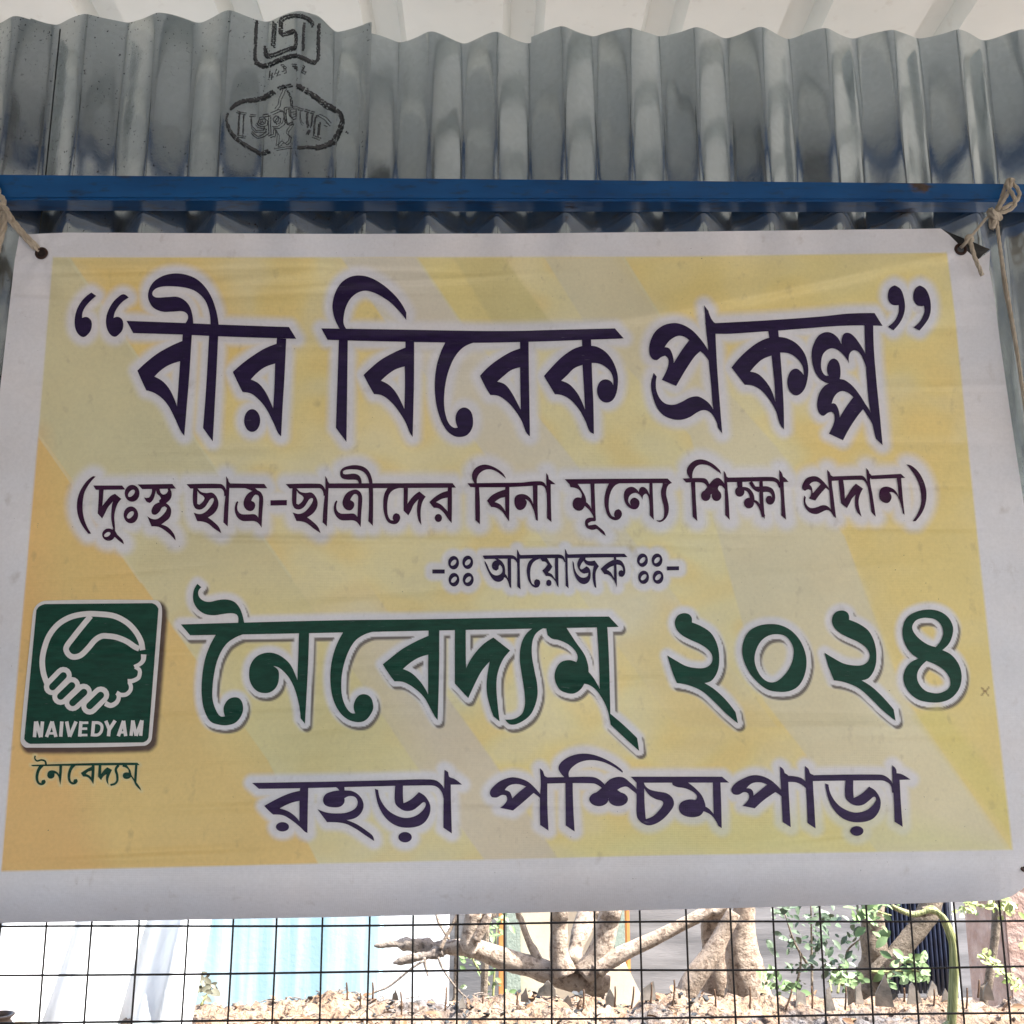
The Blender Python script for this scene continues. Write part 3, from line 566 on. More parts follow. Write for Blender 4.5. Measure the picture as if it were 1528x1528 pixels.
# ------------------------------------------------------------------ the corrugated wall
YW = 0.0; AMP = 0.0102
def prof(x, x0, pitch):
    c = np.cos(2*np.pi*(x-x0)/pitch)
    return -AMP*np.arcsin(.94*c)/np.arcsin(.94)
SHEETS = {}
def sheet(px0, px1, crest_px, pitch_px, top_py, base_y, mat, label, tilt=0.0):
    x0 = P(crest_px, 40, base_y)[0]; pitch = P(crest_px+pitch_px, 40, base_y)[0]-x0
    xa, xb = P(px0, 40, base_y)[0], P(px1, 40, base_y)[0]
    zt = P((px0+px1)/2, top_py, base_y)[2]; zb = P(764, 1020, base_y)[2]
    nx = int((xb-xa)/.0022); nz = 46
    xs = np.linspace(xa, xb, nx); zs = np.linspace(zb, zt, nz)
    X, Z = np.meshgrid(xs, zs)
    rr = np.random.default_rng(int(px0)+900)
    dent = np.zeros_like(X)
    for _ in range(int(34*(xb-xa)/.3)):                      # shallow dents from handling
        cx, cz = rr.uniform(xa, xb), rr.uniform(zb, zt); s1, s2 = rr.uniform(.008, .03), rr.uniform(.02, .09)
        dent += rr.uniform(-.0018, .0018)*np.exp(-((X-cx)/s1)**2-((Z-cz)/s2)**2)
    Zw = Z + np.where(Z > zt-1e-6, .0015*np.sin(X*90+px0), 0) + tilt*(X-xa)*(Z-zb)/(zt-zb)
    if px0 == 46:
        xf = P(470, 40, base_y)[0]; t_ = np.clip((X-xf)/.028, 0, 1); Zw = Zw - .019*(t_*t_*(3-2*t_))*(Z-zb)/(zt-zb)      # cut a little lower at its right end
    Y = base_y + prof(X, x0, pitch) + dent
    vs = np.stack([X, Y, Zw], -1).reshape(-1, 3)
    fs = [(j*nx+i, j*nx+i+1, (j+1)*nx+i+1, (j+1)*nx+i) for j in range(nz-1) for i in range(nx-1)]
    o = mesh('corrugated_sheet', vs, fs, mat, smooth=True)
    s = o.modifiers.new('thickness', 'SOLIDIFY'); s.thickness = .0007; s.offset = -1; s.use_rim = False
    tag(o, label, 'metal sheet', 'corrugated sheets of the wall')
    SHEETS[px0] = (base_y, x0, pitch)
    return o
sheet(-420, 84, 26, 106, 31, YW-.0016, M['zinc_speck'], 'speckled galvanised corrugated sheet at the far left of the wall')
sheet(46, 556, 132, 106, 31, YW, M['zinc_b'], 'dull corrugated sheet carrying the black square and oval ink stamps', .026)
sheet(505, 850, 545.5, 97.8, 56, YW+.003, M['zinc'], 'plain corrugated sheet just right of the ink stamps')
sheet(793, 1960, 839, 97.8, 51, YW-.002, M['zinc'], 'longest clean corrugated sheet, behind the knotted rope at right')
# ------------------------------------------------------------------ ink stamps on the sheet
STAMP = '''
A 258,330 248,450 240,700 230,930 250,1010 340,1060 440,1040 620,960 780,905 900,890 1000,925 1120,985 1210,1010 1255,960 1265,860 1265,650 1275,380 | 44
A 525,320 515,560 500,750 | 38
A 385,745 385,860 405,900 520,880 700,810 860,760 885,700 885,530 850,490 640,560 622,540 630,320 680,280 760,255 880,238 980,245 1080,280 1160,350 1175,420 | 38
A 1028,365 1015,560 1010,800 | 44
A 470,1150 455,1270 | 20
A 455,1235 495,1220 | 16
A 580,1120 540,1215 | 14
A 545,1195 605,1185 | 15
A 640,1060 690,1055 705,1075 660,1090 | 15
A 690,1090 700,1160 660,1165 | 16
A 820,1045 910,1050 | 20
A 830,1075 900,1095 920,1110 | 24
A 880,1060 885,1130 | 16
A 1005,1060 1040,1090 | 17
A 1040,1085 990,1135 | 16
A 985,1140 1060,1180 | 26
O 595,195 500,250 420,285 330,295 250,305 170,345 110,395 | 36
O 75,445 62,510 85,600 130,680 200,750 300,820 390,870 450,900 540,875 | 30
O 640,160 700,140 800,122 | 22
O 855,130 920,150 1000,205 1100,270 1180,330 1280,385 1350,450 1370,530 1350,620 1310,700 1250,770 1180,815 1080,835 | 42
O 1080,835 980,830 870,835 | 24
O 600,860 700,840 800,828 | 9
B 610,400 650,350 660,280 690,220 710,165 | 9
B 740,175 770,230 790,290 798,370 | 15
B 180,425 290,450 | 11
B 215,440 205,560 200,690 | 17
B 262,455 258,560 255,690 | 10
B 195,705 285,715 | 11
B 330,465 400,470 | 12
B 345,480 355,600 400,650 480,645 495,610 420,590 400,560 | 10
B 430,530 440,500 480,490 510,520 500,570 450,580 420,550 430,530 | 10
B 445,540 460,520 475,540 460,560 445,540 | 8
B 350,655 380,690 420,720 460,700 520,660 | 12
B 470,470 540,460 | 14
B 540,470 540,580 545,690 | 11
B 560,450 650,410 700,420 720,470 700,560 640,605 580,600 | 10
B 590,520 620,480 655,490 650,540 610,560 590,520 | 12
B 535,710 600,690 | 11
B 600,605 595,690 | 9
B 720,390 715,470 730,560 780,565 820,545 | 13
B 770,390 775,470 800,500 850,490 855,400 | 13
B 720,385 870,375 | 10
B 800,440 840,435 | 10
B 870,385 945,405 | 12
B 905,410 905,500 920,550 940,570 | 9
B 960,405 1070,440 | 14
B 985,430 985,530 1000,600 | 18
B 1050,445 1040,540 1030,600 | 11
B 985,650 1018,662 | 46
B 1085,470 1070,560 1065,690 | 13
B 1085,480 1130,465 1200,500 1255,565 | 11
B 1130,550 1125,620 1115,700 | 18
B 1050,705 1150,740 | 13
B 1190,560 1230,575 | 9
B 600,620 640,690 635,760 625,820 660,800 690,765 730,795 765,765 780,710 745,680 750,640 790,590 820,550 | 9
B 765,700 790,710 | 16
B 1420,660 1435,668 | 22
B 193,124 202,131 | 13
'''
def cat_path(pts, closed, n=6):
    return spline(pts, n)
def stroke_poly(pts, w0, w1, rnd=False, jit=0.0, rg=None):
    c = np.array(spline(pts, 8)) if len(pts) > 2 else np.linspace(pts[0], pts[1], 10)
    t = np.gradient(c, axis=0); t /= np.maximum(np.linalg.norm(t, axis=1, keepdims=True), 1e-9)
    nrm = np.stack([-t[:, 1], t[:, 0]], 1)
    w = np.linspace(w0, w1, len(c))[:, None]/2
    wl_, wr_ = w, w
    if jit:
        wl_ = w*(1+rg.normal(0, jit, w.shape)); wr_ = w*(1+rg.normal(0, jit, w.shape))
    a = c+nrm*wl_; b = c-nrm*wr_
    if rnd:
        def arc(p, d, r):
            base = math.atan2(d[1], d[0]); return [p+r*np.array([math.cos(base+u), math.sin(base+u)]) for u in np.linspace(math.pi/2, -math.pi/2, 9)[1:-1]]
        e1 = arc(c[-1], t[-1], w1/2); e0 = arc(c[0], -t[0], w0/2)
        return np.array(list(a)+e1+list(b[::-1])+e0)
    return np.concatenate([a, b[::-1]])
ztop_b = P(301, 31, YW)[2]+.006; sb = SHEETS[46]; sverts, sfaces = {}, {}
rs = np.random.default_rng(3)
for ln in STAMP.strip().splitlines():
    body, w = ln.split('|'); toks = body.split(); w = float(w)
    sc_, og = (140/1528, (360, 0)) if toks[0] == 'A' else (200/1528, (330, 110))
    pts = [np.array(list(map(float, p.split(','))))*sc_+np.array(og) for p in toks[1:]]
    if toks[0] == 'O' and len(pts) > 2: c = np.array(spline(pts, 7))
    else:
        c = [pts[0]]
        for a_, b_ in zip(pts, pts[1:]):
            k_ = max(2, int(np.hypot(*(b_-a_))/1.1)); c += [a_+(b_-a_)*j/k_ for j in range(1, k_+1)]
        c = np.array(c)
    t = np.gradient(c, axis=0); t /= np.maximum(np.linalg.norm(t, axis=1, keepdims=True), 1e-9)
    nrm = np.stack([-t[:, 1], t[:, 0]], 1); ww = (w*sc_/2)*(1+rs.normal(0, .22, (len(c), 2)))
    key = 'a' if toks[0] == 'A' else 'b'
    vv = sverts.setdefault(key, []); ff = sfaces.setdefault(key, [])
    n0 = len(vv)
    for i in range(len(c)):
        for u in (1, .5, 0, -.5, -1):
            q = c[i]+nrm[i]*ww[i, 0 if u > 0 else 1]*u; Yp = sb[0]
            for _ in range(9):
                w3 = P(q[0], q[1], Yp); Yp = .5*Yp+.5*(sb[0]+float(prof(w3[0], sb[1], sb[2]))-.0024)
            vv.append(P(q[0], q[1], Yp))
    for i in range(len(c)-1):
        if rs.random() < .01: continue                     # the ink skips here and there
        if vv[n0+5*i+2][2] > ztop_b-.001: continue          # the mark is cut off by the sheet's edge
        for u in range(4):
            if rs.random() < .04: continue
            ff.append((n0+5*i+u, n0+5*i+u+1, n0+5*i+u+6, n0+5*i+u+5))
sheet_b = [o for o in C.objects if o.name.startswith('corrugated_sheet') and 'stamps' in o.get('label', '') and 'carrying' in o['label']][0]
o = mesh('ink_stamp', sverts['a'], sfaces['a'], M['stamp'], sheet_b); o['label'] = 'black square standards mark with worn digits below'
o = mesh('ink_stamp', sverts['b'], sfaces['b'], M['stamp'], sheet_b); o['label'] = 'black oval maker stamp with upside-down lettering'
# ------------------------------------------------------------------ roof
ZR = P(764, 47, .10)[2] + .006
rx = np.arange(-4.2, 4.2, .2); prf = []
xoff = P(684, 30, .06)[0] % .2
for x in rx:
    for dx, h in ((0, 0), (.062, 0), (.074, .030), (.110, .030), (.122, 0)): prf.append((x+xoff+dx, h))
ya = [-5.2, -3, -1.5, -.5, 0, .12, .30]  # carried far out of view over the near side to shade the banner
vs = [(x, y, ZR+h-.012*(y-.1)) for y in ya for x, h in prf]; n = len(prf)
fs = [(j*n+i, j*n+i+1, (j+1)*n+i+1, (j+1)*n+i) for j in range(len(ya)-1) for i in range(n-1)]
o = mesh('shed_roof', vs, fs, M['roof']); s = o.modifiers.new('t', 'SOLIDIFY'); s.thickness = .0012; s.offset = 1
tag(o, 'white ribbed roof sheet over the corrugated wall', 'roof')
# unseen additions: a wall that blocks light, bars for the sheets to mirror
bm = bmesh.new(); box(bm, (-2.55, -5.0, 0), (-2.42, -.08, ZR-.03))
tag(obj('added_side_wall', bm, M['concrete']), 'grey plastered wall added out of view at the left to block light', 'wall')
for y, lab in ((-.40, 'closest to the corrugated wall'), (-1.05, 'second from the wall'), (-1.8, 'third from the wall'), (-2.6, 'farthest from the wall')):
    bm = bmesh.new(); box(bm, (-2.4, y-.014, ZR-.05), (3.6, y+.014, ZR-.004), .003)
    tag(obj('added_purlin', bm, M['blue']), 'blue steel bar added out of view under the roof for the sheets to mirror, '+lab, 'added_purlin', 'cross bars added for reflections in the sheets')
for x, lab in ((-1.9, 'nearest the side wall'), (-1.15, 'second from the side wall'), (-.52, 'left of the middle'), (.16, 'right of the middle'), (.78, 'third from the open side'), (1.5, 'second from the open side'), (2.3, 'at the open right side')):
    bm = bmesh.new(); box(bm, (x-.022, -5.1, ZR-.11), (x+.022, -.22, ZR-.052), .003)
    tag(obj('added_rafter', bm, M['post']), 'grey steel bar added out of view under the roof for the sheets to mirror, '+lab, 'added_rafter', 'lengthwise bars added for reflections in the sheets')
# ------------------------------------------------------------------ blue beam
yb0, yb1 = -.042, -.0105
bA, bB = V(0, 259, yb0), V(1528, 273, yb0); lA, lB = V(0, 297, yb0), V(1528, 300, yb0)
def along(a, b, x): t = (x-a.x)/(b.x-a.x); return a+(b-a)*t
xl, xr = -2.2, 2.2
sec = []
for x in (xl, xr):
    zt, zb = along(bA, bB, x).z, along(lA, lB, x).z
    sec.append([Vector((x, yb0, zb)), Vector((x, yb0, zt)), Vector((x, yb1, zt)), Vector((x, yb1, zb))])
bm = bmesh.new(); r0 = [bm.verts.new(v) for v in sec[0]]; r1 = [bm.verts.new(v) for v in sec[1]]
for k in range(4): bm.faces.new((r0[k], r0[(k+1) % 4], r1[(k+1) % 4], r1[k]))
bm.faces.new(r0[::-1]); bm.faces.new(r1); bmesh.ops.recalc_face_normals(bm, faces=bm.faces)
bmesh.ops.bevel(bm, geom=[e for e in bm.edges if abs((e.verts[0].co-e.verts[1].co).x) > 1], offset=.0028, segments=3, affect='EDGES')
o = tag(obj('steel_beam', bm, M['blue']), 'blue painted steel beam running across the corrugated wall', 'beam')
# ------------------------------------------------------------------ banner: printed outlines
def parse(txt):
    groups = {}; cur = None; off = (0, 0)
    for ln in txt.strip().splitlines():
        ln = ln.strip()
        if not ln or ln[0] == '#': continue
        if ln[0] == '@':
            a = ln[1:].split(); cur = groups.setdefault(a[0], []); ox, oy, s = float(a[1]), float(a[2]), float(a[3])/1528; off = (0, 0); continue
        if ln[0] == '=': off = tuple(map(float, ln[1:].split(','))); continue
        hole = ln[0] == '-' ; ln = ln[1:] if hole else ln
        tk = ln.split()
        if tk[0] == 'o':
            cx, cy, a, b, ro = map(float, tk[1:]); th = np.linspace(0, 2*np.pi, 33)[:-1]; ro = R(ro)
            p = np.stack([cx+a*np.cos(th)*math.cos(ro)-b*np.sin(th)*math.sin(ro), cy+a*np.cos(th)*math.sin(ro)+b*np.sin(th)*math.cos(ro)], 1)
        elif tk[0] in 'tT':
            pts = [np.array(list(map(float, q.split(',')))) for q in tk[3:]]
            p = stroke_poly(pts, float(tk[1]), float(tk[2]), tk[0] == 'T')
        else:
            pts = []; flag = []
            for q in tk:
                f = q[-1] if q[-1] in 'cs' else ''; pts.append(np.array(list(map(float, q.rstrip('cs').split(','))))); flag.append(f)
            n = len(pts); cor = []
            for i in range(n):
                a = pts[i]-pts[i-1]; b = pts[(i+1) % n]-pts[i]
                ang = abs((math.atan2(b[1], b[0])-math.atan2(a[1], a[0])+math.pi) % (2*math.pi)-math.pi)
                cor.append(flag[i] == 'c' or (flag[i] != 's' and ang > R(62)))
            out = []
            for i in range(n):
                b, c = pts[i], pts[(i+1) % n]; d = np.linalg.norm(c-b)
                a = 2*b-c if cor[i] else pts[i-1]
                e = 2*c-b if cor[(i+1) % n] else pts[(i+2) % n]
                # centripetal-like tangents, limited by the segment's length
                m0 = (c-a); m1 = (e-b)
                m0 = m0/np.linalg.norm(m0)*d if np.linalg.norm(m0) > 0 else c-b
                m1 = m1/np.linalg.norm(m1)*d if np.linalg.norm(m1) > 0 else c-b
                if cor[i]: m0 = (c-b) if cor[(i+1) % n] else 1.5*(c-b)-.5*m1
                if cor[(i+1) % n]: m1 = (c-b) if cor[i] else 1.5*(c-b)-.5*m0
                k = max(1, int(d*s/2.2)) if not (cor[i] and cor[(i+1) % n]) else max(1, int(d*s/9))
                for j in range(k):
                    t = j/k
                    out.append((2*t**3-3*t*t+1)*b+(t**3-2*t*t+t)*m0+(-2*t**3+3*t*t)*c+(t**3-t*t)*m1)
            p = np.array(out)
        p = (p+np.array(off))*s+np.array([ox, oy])
        cur.append((hole, p))
    return groups
def inside(q, poly):
    x, y = q[:, 0], q[:, 1]; r = np.zeros(len(q), bool)
    lo, hi = poly.min(0), poly.max(0); sel = np.where((x >= lo[0]) & (x <= hi[0]) & (y >= lo[1]) & (y <= hi[1]))[0]
    if not len(sel): return r
    xs, ys = x[sel], y[sel]; res = np.zeros(len(sel), int)        # winding number
    a = poly; b = np.roll(poly, -1, 0)
    for (x1, y1), (x2, y2) in zip(a, b):
        if y1 == y2: continue
        cnd = ((y1 > ys) != (y2 > ys)) & (xs < (x2-x1)*(ys-y1)/(y2-y1)+x1)
        res += np.where(cnd, 1 if y2 > y1 else -1, 0)
    r[sel] = res != 0; return r
GL = parse(GLYPHS)
# the cloth: how far it stands off its flat plane (metres, towards the viewer)
YB = -.050
_wr = np.random.default_rng(11)
_cre = [(_wr.uniform(0, 1528), _wr.uniform(380, 1330), _wr.uniform(60, 240), _wr.uniform(-.10, .06), _wr.uniform(4, 9), _wr.choice([-1, 1])*_wr.uniform(.0006, .0022)) for _ in range(60)]
def disp(x, y):
    x = np.asarray(x, float); y = np.asarray(y, float)
    d = .0055*np.sin(x/210+.6)*np.sin(y/260+1.1)+.0016*np.sin(x/95+y/160)+.0009*np.sin(y/47+x/310)
    yl = np.interp(x, [380, 560, 700, 830, 950, 1150, 1290, 1433, 1500], [473, 479, 487, 488, 473, 436, 405, 374, 366])   # pull crease from the right eyelet
    a = np.interp(x, [420, 600, 900, 1250, 1420, 1470], [0, .0012, .0042, .0060, .0040, 0])
    u = (y-yl); d += a*np.where(u < 0, np.exp(-(u/34)**2), np.exp(-(u/9)**2))
    d += .0036*np.exp(-((y-(804+.008*(x-330)))/5)**2)*np.interp(x, [270, 330, 600, 760], [0, 1, .8, 0])
    d += .0018*np.exp(-((y-(1017-.02*(x-560)))/6)**2)*np.interp(x, [420, 480, 660, 760], [0, 1, .8, 0])
    d += .0036*np.exp(-((y-1085-.03*(x-700))/22)**2)*np.interp(x, [500, 700, 1200, 1420], [0, 1, 1, 0])
    for cx, cy, hl, sl, wd, am in _cre:
        d += am*np.exp(-((y-cy-sl*(x-cx))/wd)**2)*np.exp(-((x-cx)/hl)**2)
    d += .0024*np.exp(-(y-top(x))/45)*np.sin(x/23+1.5*np.sin(x/61))*np.clip((x-250)/200, 0, 1)            # puckers under the upper hem
    # tugs at the eyelets
    for ex, ey, am in ((62, 378, .004), (1433, 371, .006)):
        r = np.hypot(x-ex, y-ey); d += am*np.exp(-(r/60)**2); th = np.arctan2(y-ey, x-ex); d += .0011*np.cos(7*th+ex)*np.exp(-r/60)*np.clip((r-8)/40, 0, 1)
    yb_ = bot(x); v = np.clip((y-(yb_-62))/62, 0, 1); d -= .034*v*v          # hem rolls back
    c = np.clip(((x-1440)/100), 0, 1)**2*np.clip((y-1230)/110, 0, 1)**2; d -= .030*c
    return d
def top(x): return np.interp(x, [-60, 20, 28, 100, 200, 500, 764, 1000, 1200, 1404, 1416, 1430, 1445, 1458, 1470, 1478, 1500], [344, 347, 350, 347, 347.5, 349, 348.5, 346, 343.5, 341, 350, 364, 376, 388, 380, 373, 372])
def bot(x): return np.interp(x, [-140, 0, 500, 1000, 1300, 1470, 1492, 1510, 1528, 1560], [1380, 1377.5, 1368.5, 1357, 1350, 1344.5, 1343, 1337, 1325, 1296])
def lef(y): return np.interp(y, [340, 350, 385, 568, 800, 1380], [29, 28, 22, 1, -24, -84])
def rig(y): return np.interp(y, [340, 373, 420, 480, 752, 1290, 1380], [1478, 1476, 1484, 1491, 1528, 1590, 1600])
nu, nv = 800, 520
s_, t_ = np.meshgrid(np.linspace(0, 1, nu), np.linspace(0, 1, nv))
y0 = 345+t_*(1362-345); bx = lef(y0)+(rig(y0)-lef(y0))*s_
by = top(bx)+(bot(bx)-top(bx))*t_
bpx, bpy_ = bx.ravel(), by.ravel()
def cloth(x, y, off=0.0): return P(x, y, YB-disp(x, y)-off)
vb = cloth(bpx, bpy_)
me = bpy.data.meshes.new('vinyl_banner')
ii = (np.arange(nv-1)[:, None]*nu+np.arange(nu-1)[None]).ravel()
# the cloth is uncut under the eyelets; discs stand in for their openings
fc = np.stack([ii, ii+nu, ii+nu+1, ii+1], 1)
me.from_pydata(vb.tolist(), [], fc.tolist()); me.update()
# distances to the print, on the cloth's own grid
def edge_dist(names, shift=(0, 0), cap=40.0):
    pts = []; ins = np.zeros(len(bpx), bool); q = np.stack([bpx, bpy_], 1)-np.array(shift)
    for nm in names:
        sol = np.zeros(len(bpx), bool)
        for hole, p in GL[nm]:
            e = np.roll(p, -1, 0)
            for a, b in zip(p, e):
                k = max(1, int(np.hypot(*(b-a))/1.5))
                for j in range(k): pts.append(a+(b-a)*j/k)
            w = inside(q, p)
            if hole: sol &= ~w
            else: sol |= w
        ins |= sol
    kd = kdtree.KDTree(len(pts))
    for i, p in enumerate(pts): kd.insert((p[0], p[1], 0), i)
    kd.balance()
    pa = np.array(pts); lo, hi = pa.min(0)-cap, pa.max(0)+cap
    d = np.full(len(bpx), cap); sel = np.where((q[:, 0] > lo[0]) & (q[:, 0] < hi[0]) & (q[:, 1] > lo[1]) & (q[:, 1] < hi[1]))[0]
    for i in sel: d[i] = min(cap, kd.find((q[i, 0], q[i, 1], 0))[2])
    d[ins] = 0; return d
def sstep(a, b, x): t = np.clip((x-a)/(b-a), 0, 1); return t*t*(3-2*t)
K = .54
def alb(c): return lin(c)/K
col = np.tile(alb((184, 168, 130)), (len(bpx), 1))
q = np.stack([bpx, bpy_], 1)
def soft_poly(poly, w=2.0):
    """1 inside a convex-ish polygon, soft over w pixels at its edge"""
    poly = np.array(poly, float); ins = inside(q, poly); d = np.full(len(q), 1e9)
    for a, b in zip(poly, np.roll(poly, -1, 0)):
        ab = b-a; t = np.clip(((q-a)@ab)/(ab@ab), 0, 1); d = np.minimum(d, np.hypot(*(q-a-t[:, None]*ab).T))
    return np.clip(.5+np.where(ins, d, -d)/(2*w), 0, 1)
def paint(poly, c, amt=1.0, w=1.6):
    global col
    m = (soft_poly(poly, w)*amt)[:, None]; col = col*(1-m)+alb(c)*m
fy = lambda a, b: np.clip((bpy_-a)/(b-a), 0, 1)
# golden to greenish swell across the sheet
g = np.clip(.5+.5*np.sin(bpx/230+bpy_/330+.8), 0, 1)[:, None]; col = col*(1-.35*g)+alb((180, 169, 130))*.35*g
paint([(60, 380), (760, 380), (700, 470), (560, 640), (300, 660), (200, 560)], (186, 162, 106), .75, 45)
paint([(880, 380), (1420, 380), (1440, 620), (1240, 640), (1000, 480)], (185, 162, 106), .75, 40)
paint([(1180, 640), (1440, 600), (1515, 1270), (1400, 1130), (1340, 960)], (182, 158, 102), .8, 30)
paint([(640, 1110), (1160, 1090), (1330, 1290), (640, 1290)], (182, 163, 108), .7, 40)
blo = np.zeros(len(bpx))
for _ in range(22):                                  # uneven cloudy ink of the design
    an, wl_ = rng.uniform(0, np.pi), rng.uniform(55, 190); blo += np.sin((bpx*math.cos(an)+bpy_*math.sin(an))*2*np.pi/wl_+rng.uniform(0, 6.28))
blo = np.clip(blo/4.2, -1, 1); mp_ = (np.clip(blo, 0, 1)*.55)[:, None]; col = col*(1-mp_)+alb((186, 160, 104))*mp_
mn_ = (np.clip(-blo, 0, 1)*.40)[:, None]; col = col*(1-mn_)+alb((178, 166, 140))*mn_
paint([(104, 380), (300, 380), (420, 560), (240, 580)], (184, 156, 98), .8, 26)
paint([(40, 380), (104, 384), (307, 680), (433, 860), (622, 1130), (740, 1300), (420, 1300), (210, 868), (112, 723), (58, 648)], (170, 158, 128), 1-.5*fy(650, 1150))
paint([(-20, 640), (58, 648), (112, 723), (210, 868), (400, 1135), (480, 1300), (-60, 1320)], (182, 152, 100), 1.0)
paint([(-60, 660), (56, 650), (70, 860), (150, 1310), (-60, 1320)], (182, 142, 92), .75, 30)
paint([(433, 860), (542, 860), (660, 1030), (732, 1130), (845, 1300), (735, 1300), (612, 1130)], (170, 155, 140), sstep(840, 1000, bpy_)*.9)
paint([(509, 384), (622, 384), (687, 480), (850, 680), (985, 860), (1160, 1085), (1010, 1085), (860, 880), (725, 680), (575, 480)], (172, 160, 148), 1-.75*fy(560, 1000))
paint([(622, 384), (675, 384), (745, 490), (687, 480)], (180, 164, 114), .7)
paint([(675, 384), (752, 384), (850, 520), (760, 520)], (170, 156, 112), .8, 3)
paint([(812, 384), (931, 384), (985, 472), (1157, 665), (1260, 800), (1350, 1040), (1412, 1130), (1525, 1290), (1330, 1300), (1192, 1112), (1140, 1045), (1030, 650), (870, 478)], (175, 162, 138), .95)
paint([(931, 384), (1420, 384), (1430, 470), (1000, 470)], (184, 165, 112), .6, 20)
paint([(1260, 790), (1460, 640), (1520, 1290), (1412, 1130), (1350, 1040)], (180, 158, 104), .7, 6)
paint([(990, 900), (1120, 1045), (1180, 1120), (1000, 1140), (940, 980)], (182, 158, 106), .6, 26)
paint([(300, 880), (480, 880), (620, 1130), (500, 1250), (330, 1100)], (176, 160, 112), .6, 40)
for a, b in (((103, 386), (433, 860)), ((58, 650), (210, 868)), ((622, 386), (687, 480)), ((931, 386), (985, 472))):   # fine pale lines of the design
    a, b = np.array(a, float), np.array(b, float); ab = b-a; t = np.clip(((q-a)@ab)/(ab@ab), 0, 1)
    d = np.hypot(*(q-a-t[:, None]*ab).T); m = (.55*np.clip(1.6-d/1.8, 0, 1))[:, None]; col = col*(1-m)+alb((176, 166, 142))*m
# halos and outlines of the lettering
white = alb((172, 163, 168))
def halo(d, r0, r1, amt=1.0):
    global col
    m = (amt*(1-sstep(r0, r1, d)))[:, None]; col = col*(1-m)+white*m
halo(edge_dist(['title']), 6, 20); halo(edge_dist(['subtitle']), 7, 24, .97); halo(edge_dist(['organiser']), 7, 15, .95); halo(edge_dist(['place']), 7, 18, .97)
dg = edge_dist(['name']); halo(dg, 7.0, 15, .9)
dsh = edge_dist(['name'], (3.0, 4.6)); m = (.85*(1-sstep(6.5, 9.0, dsh))*(sstep(6.8, 8.0, dg)))[:, None]; col = col*(1-m)+alb((52, 40, 36))*m
m = (1-sstep(6.4, 7.6, dg))[:, None]; col = col*(1-m)+white*m
dp = edge_dist(['plate'], (4.5, 5.5)); m = (.95*(1-sstep(0, 7, dp)))[:, None]; col = col*(1-m)+alb((48, 30, 34))*m
m = (.8*(1-sstep(1, 5, edge_dist(['caption']))))[:, None]; col = col*(1-m)+alb((176, 156, 118))*m
# white border round the print
paint([(1365, 1070), (1400, 1050), (1480, 1150), (1515, 1200), (1515, 1262)], (174, 158, 96), .6, 8)
paint([(940, 1230), (1300, 1200), (1510, 1270), (1100, 1280), (830, 1285)], (172, 165, 118), .5, 20)
frame = soft_poly([(79, 384), (520, 384), (1000, 383), (1413, 377), (1425, 470), (1452, 740), (1480, 1000), (1511, 1268), (1000, 1276), (500, 1288), (2, 1300), (30, 960), (58, 640)], 1.2)[:, None]
col = white*(1-frame)+col*frame
for cx, cy in ((1470, 1032),):                       # small pen cross on the cloth
    for sx in (1, -1):
        a = np.array([cx-5, cy-6*sx]); b = np.array([cx+5, cy+6*sx]); ab = b-a; t = np.clip(((q-a)@ab)/(ab@ab), 0, 1)
        m = (np.hypot(*(q-a-t[:, None]*ab).T) < 1.3)[:, None]*.7; col = col*(1-m)+alb((110, 80, 50))*m
sat = np.clip((1-col[:, 2]/np.maximum(col[:, 0], 1e-4))/.5, 0, 1)[:, None]        # the yellows keep their ochre, the whites stay neutral
col = col*((1-sat)*np.array([1.05, 1.17, 1.17])+sat*np.array([1.01, 1.095, 1.11]))
at = me.attributes.new('print', 'FLOAT_COLOR', 'POINT')
at.data.foreach_set('color', np.concatenate([np.clip(col, 0, 1), np.ones((len(col), 1))], 1).astype(np.float32).ravel())
banner = link('vinyl_banner', me, M['banner'])
tag(banner, 'printed yellow vinyl banner with dark Bengali lettering, tied below the blue beam', 'banner')
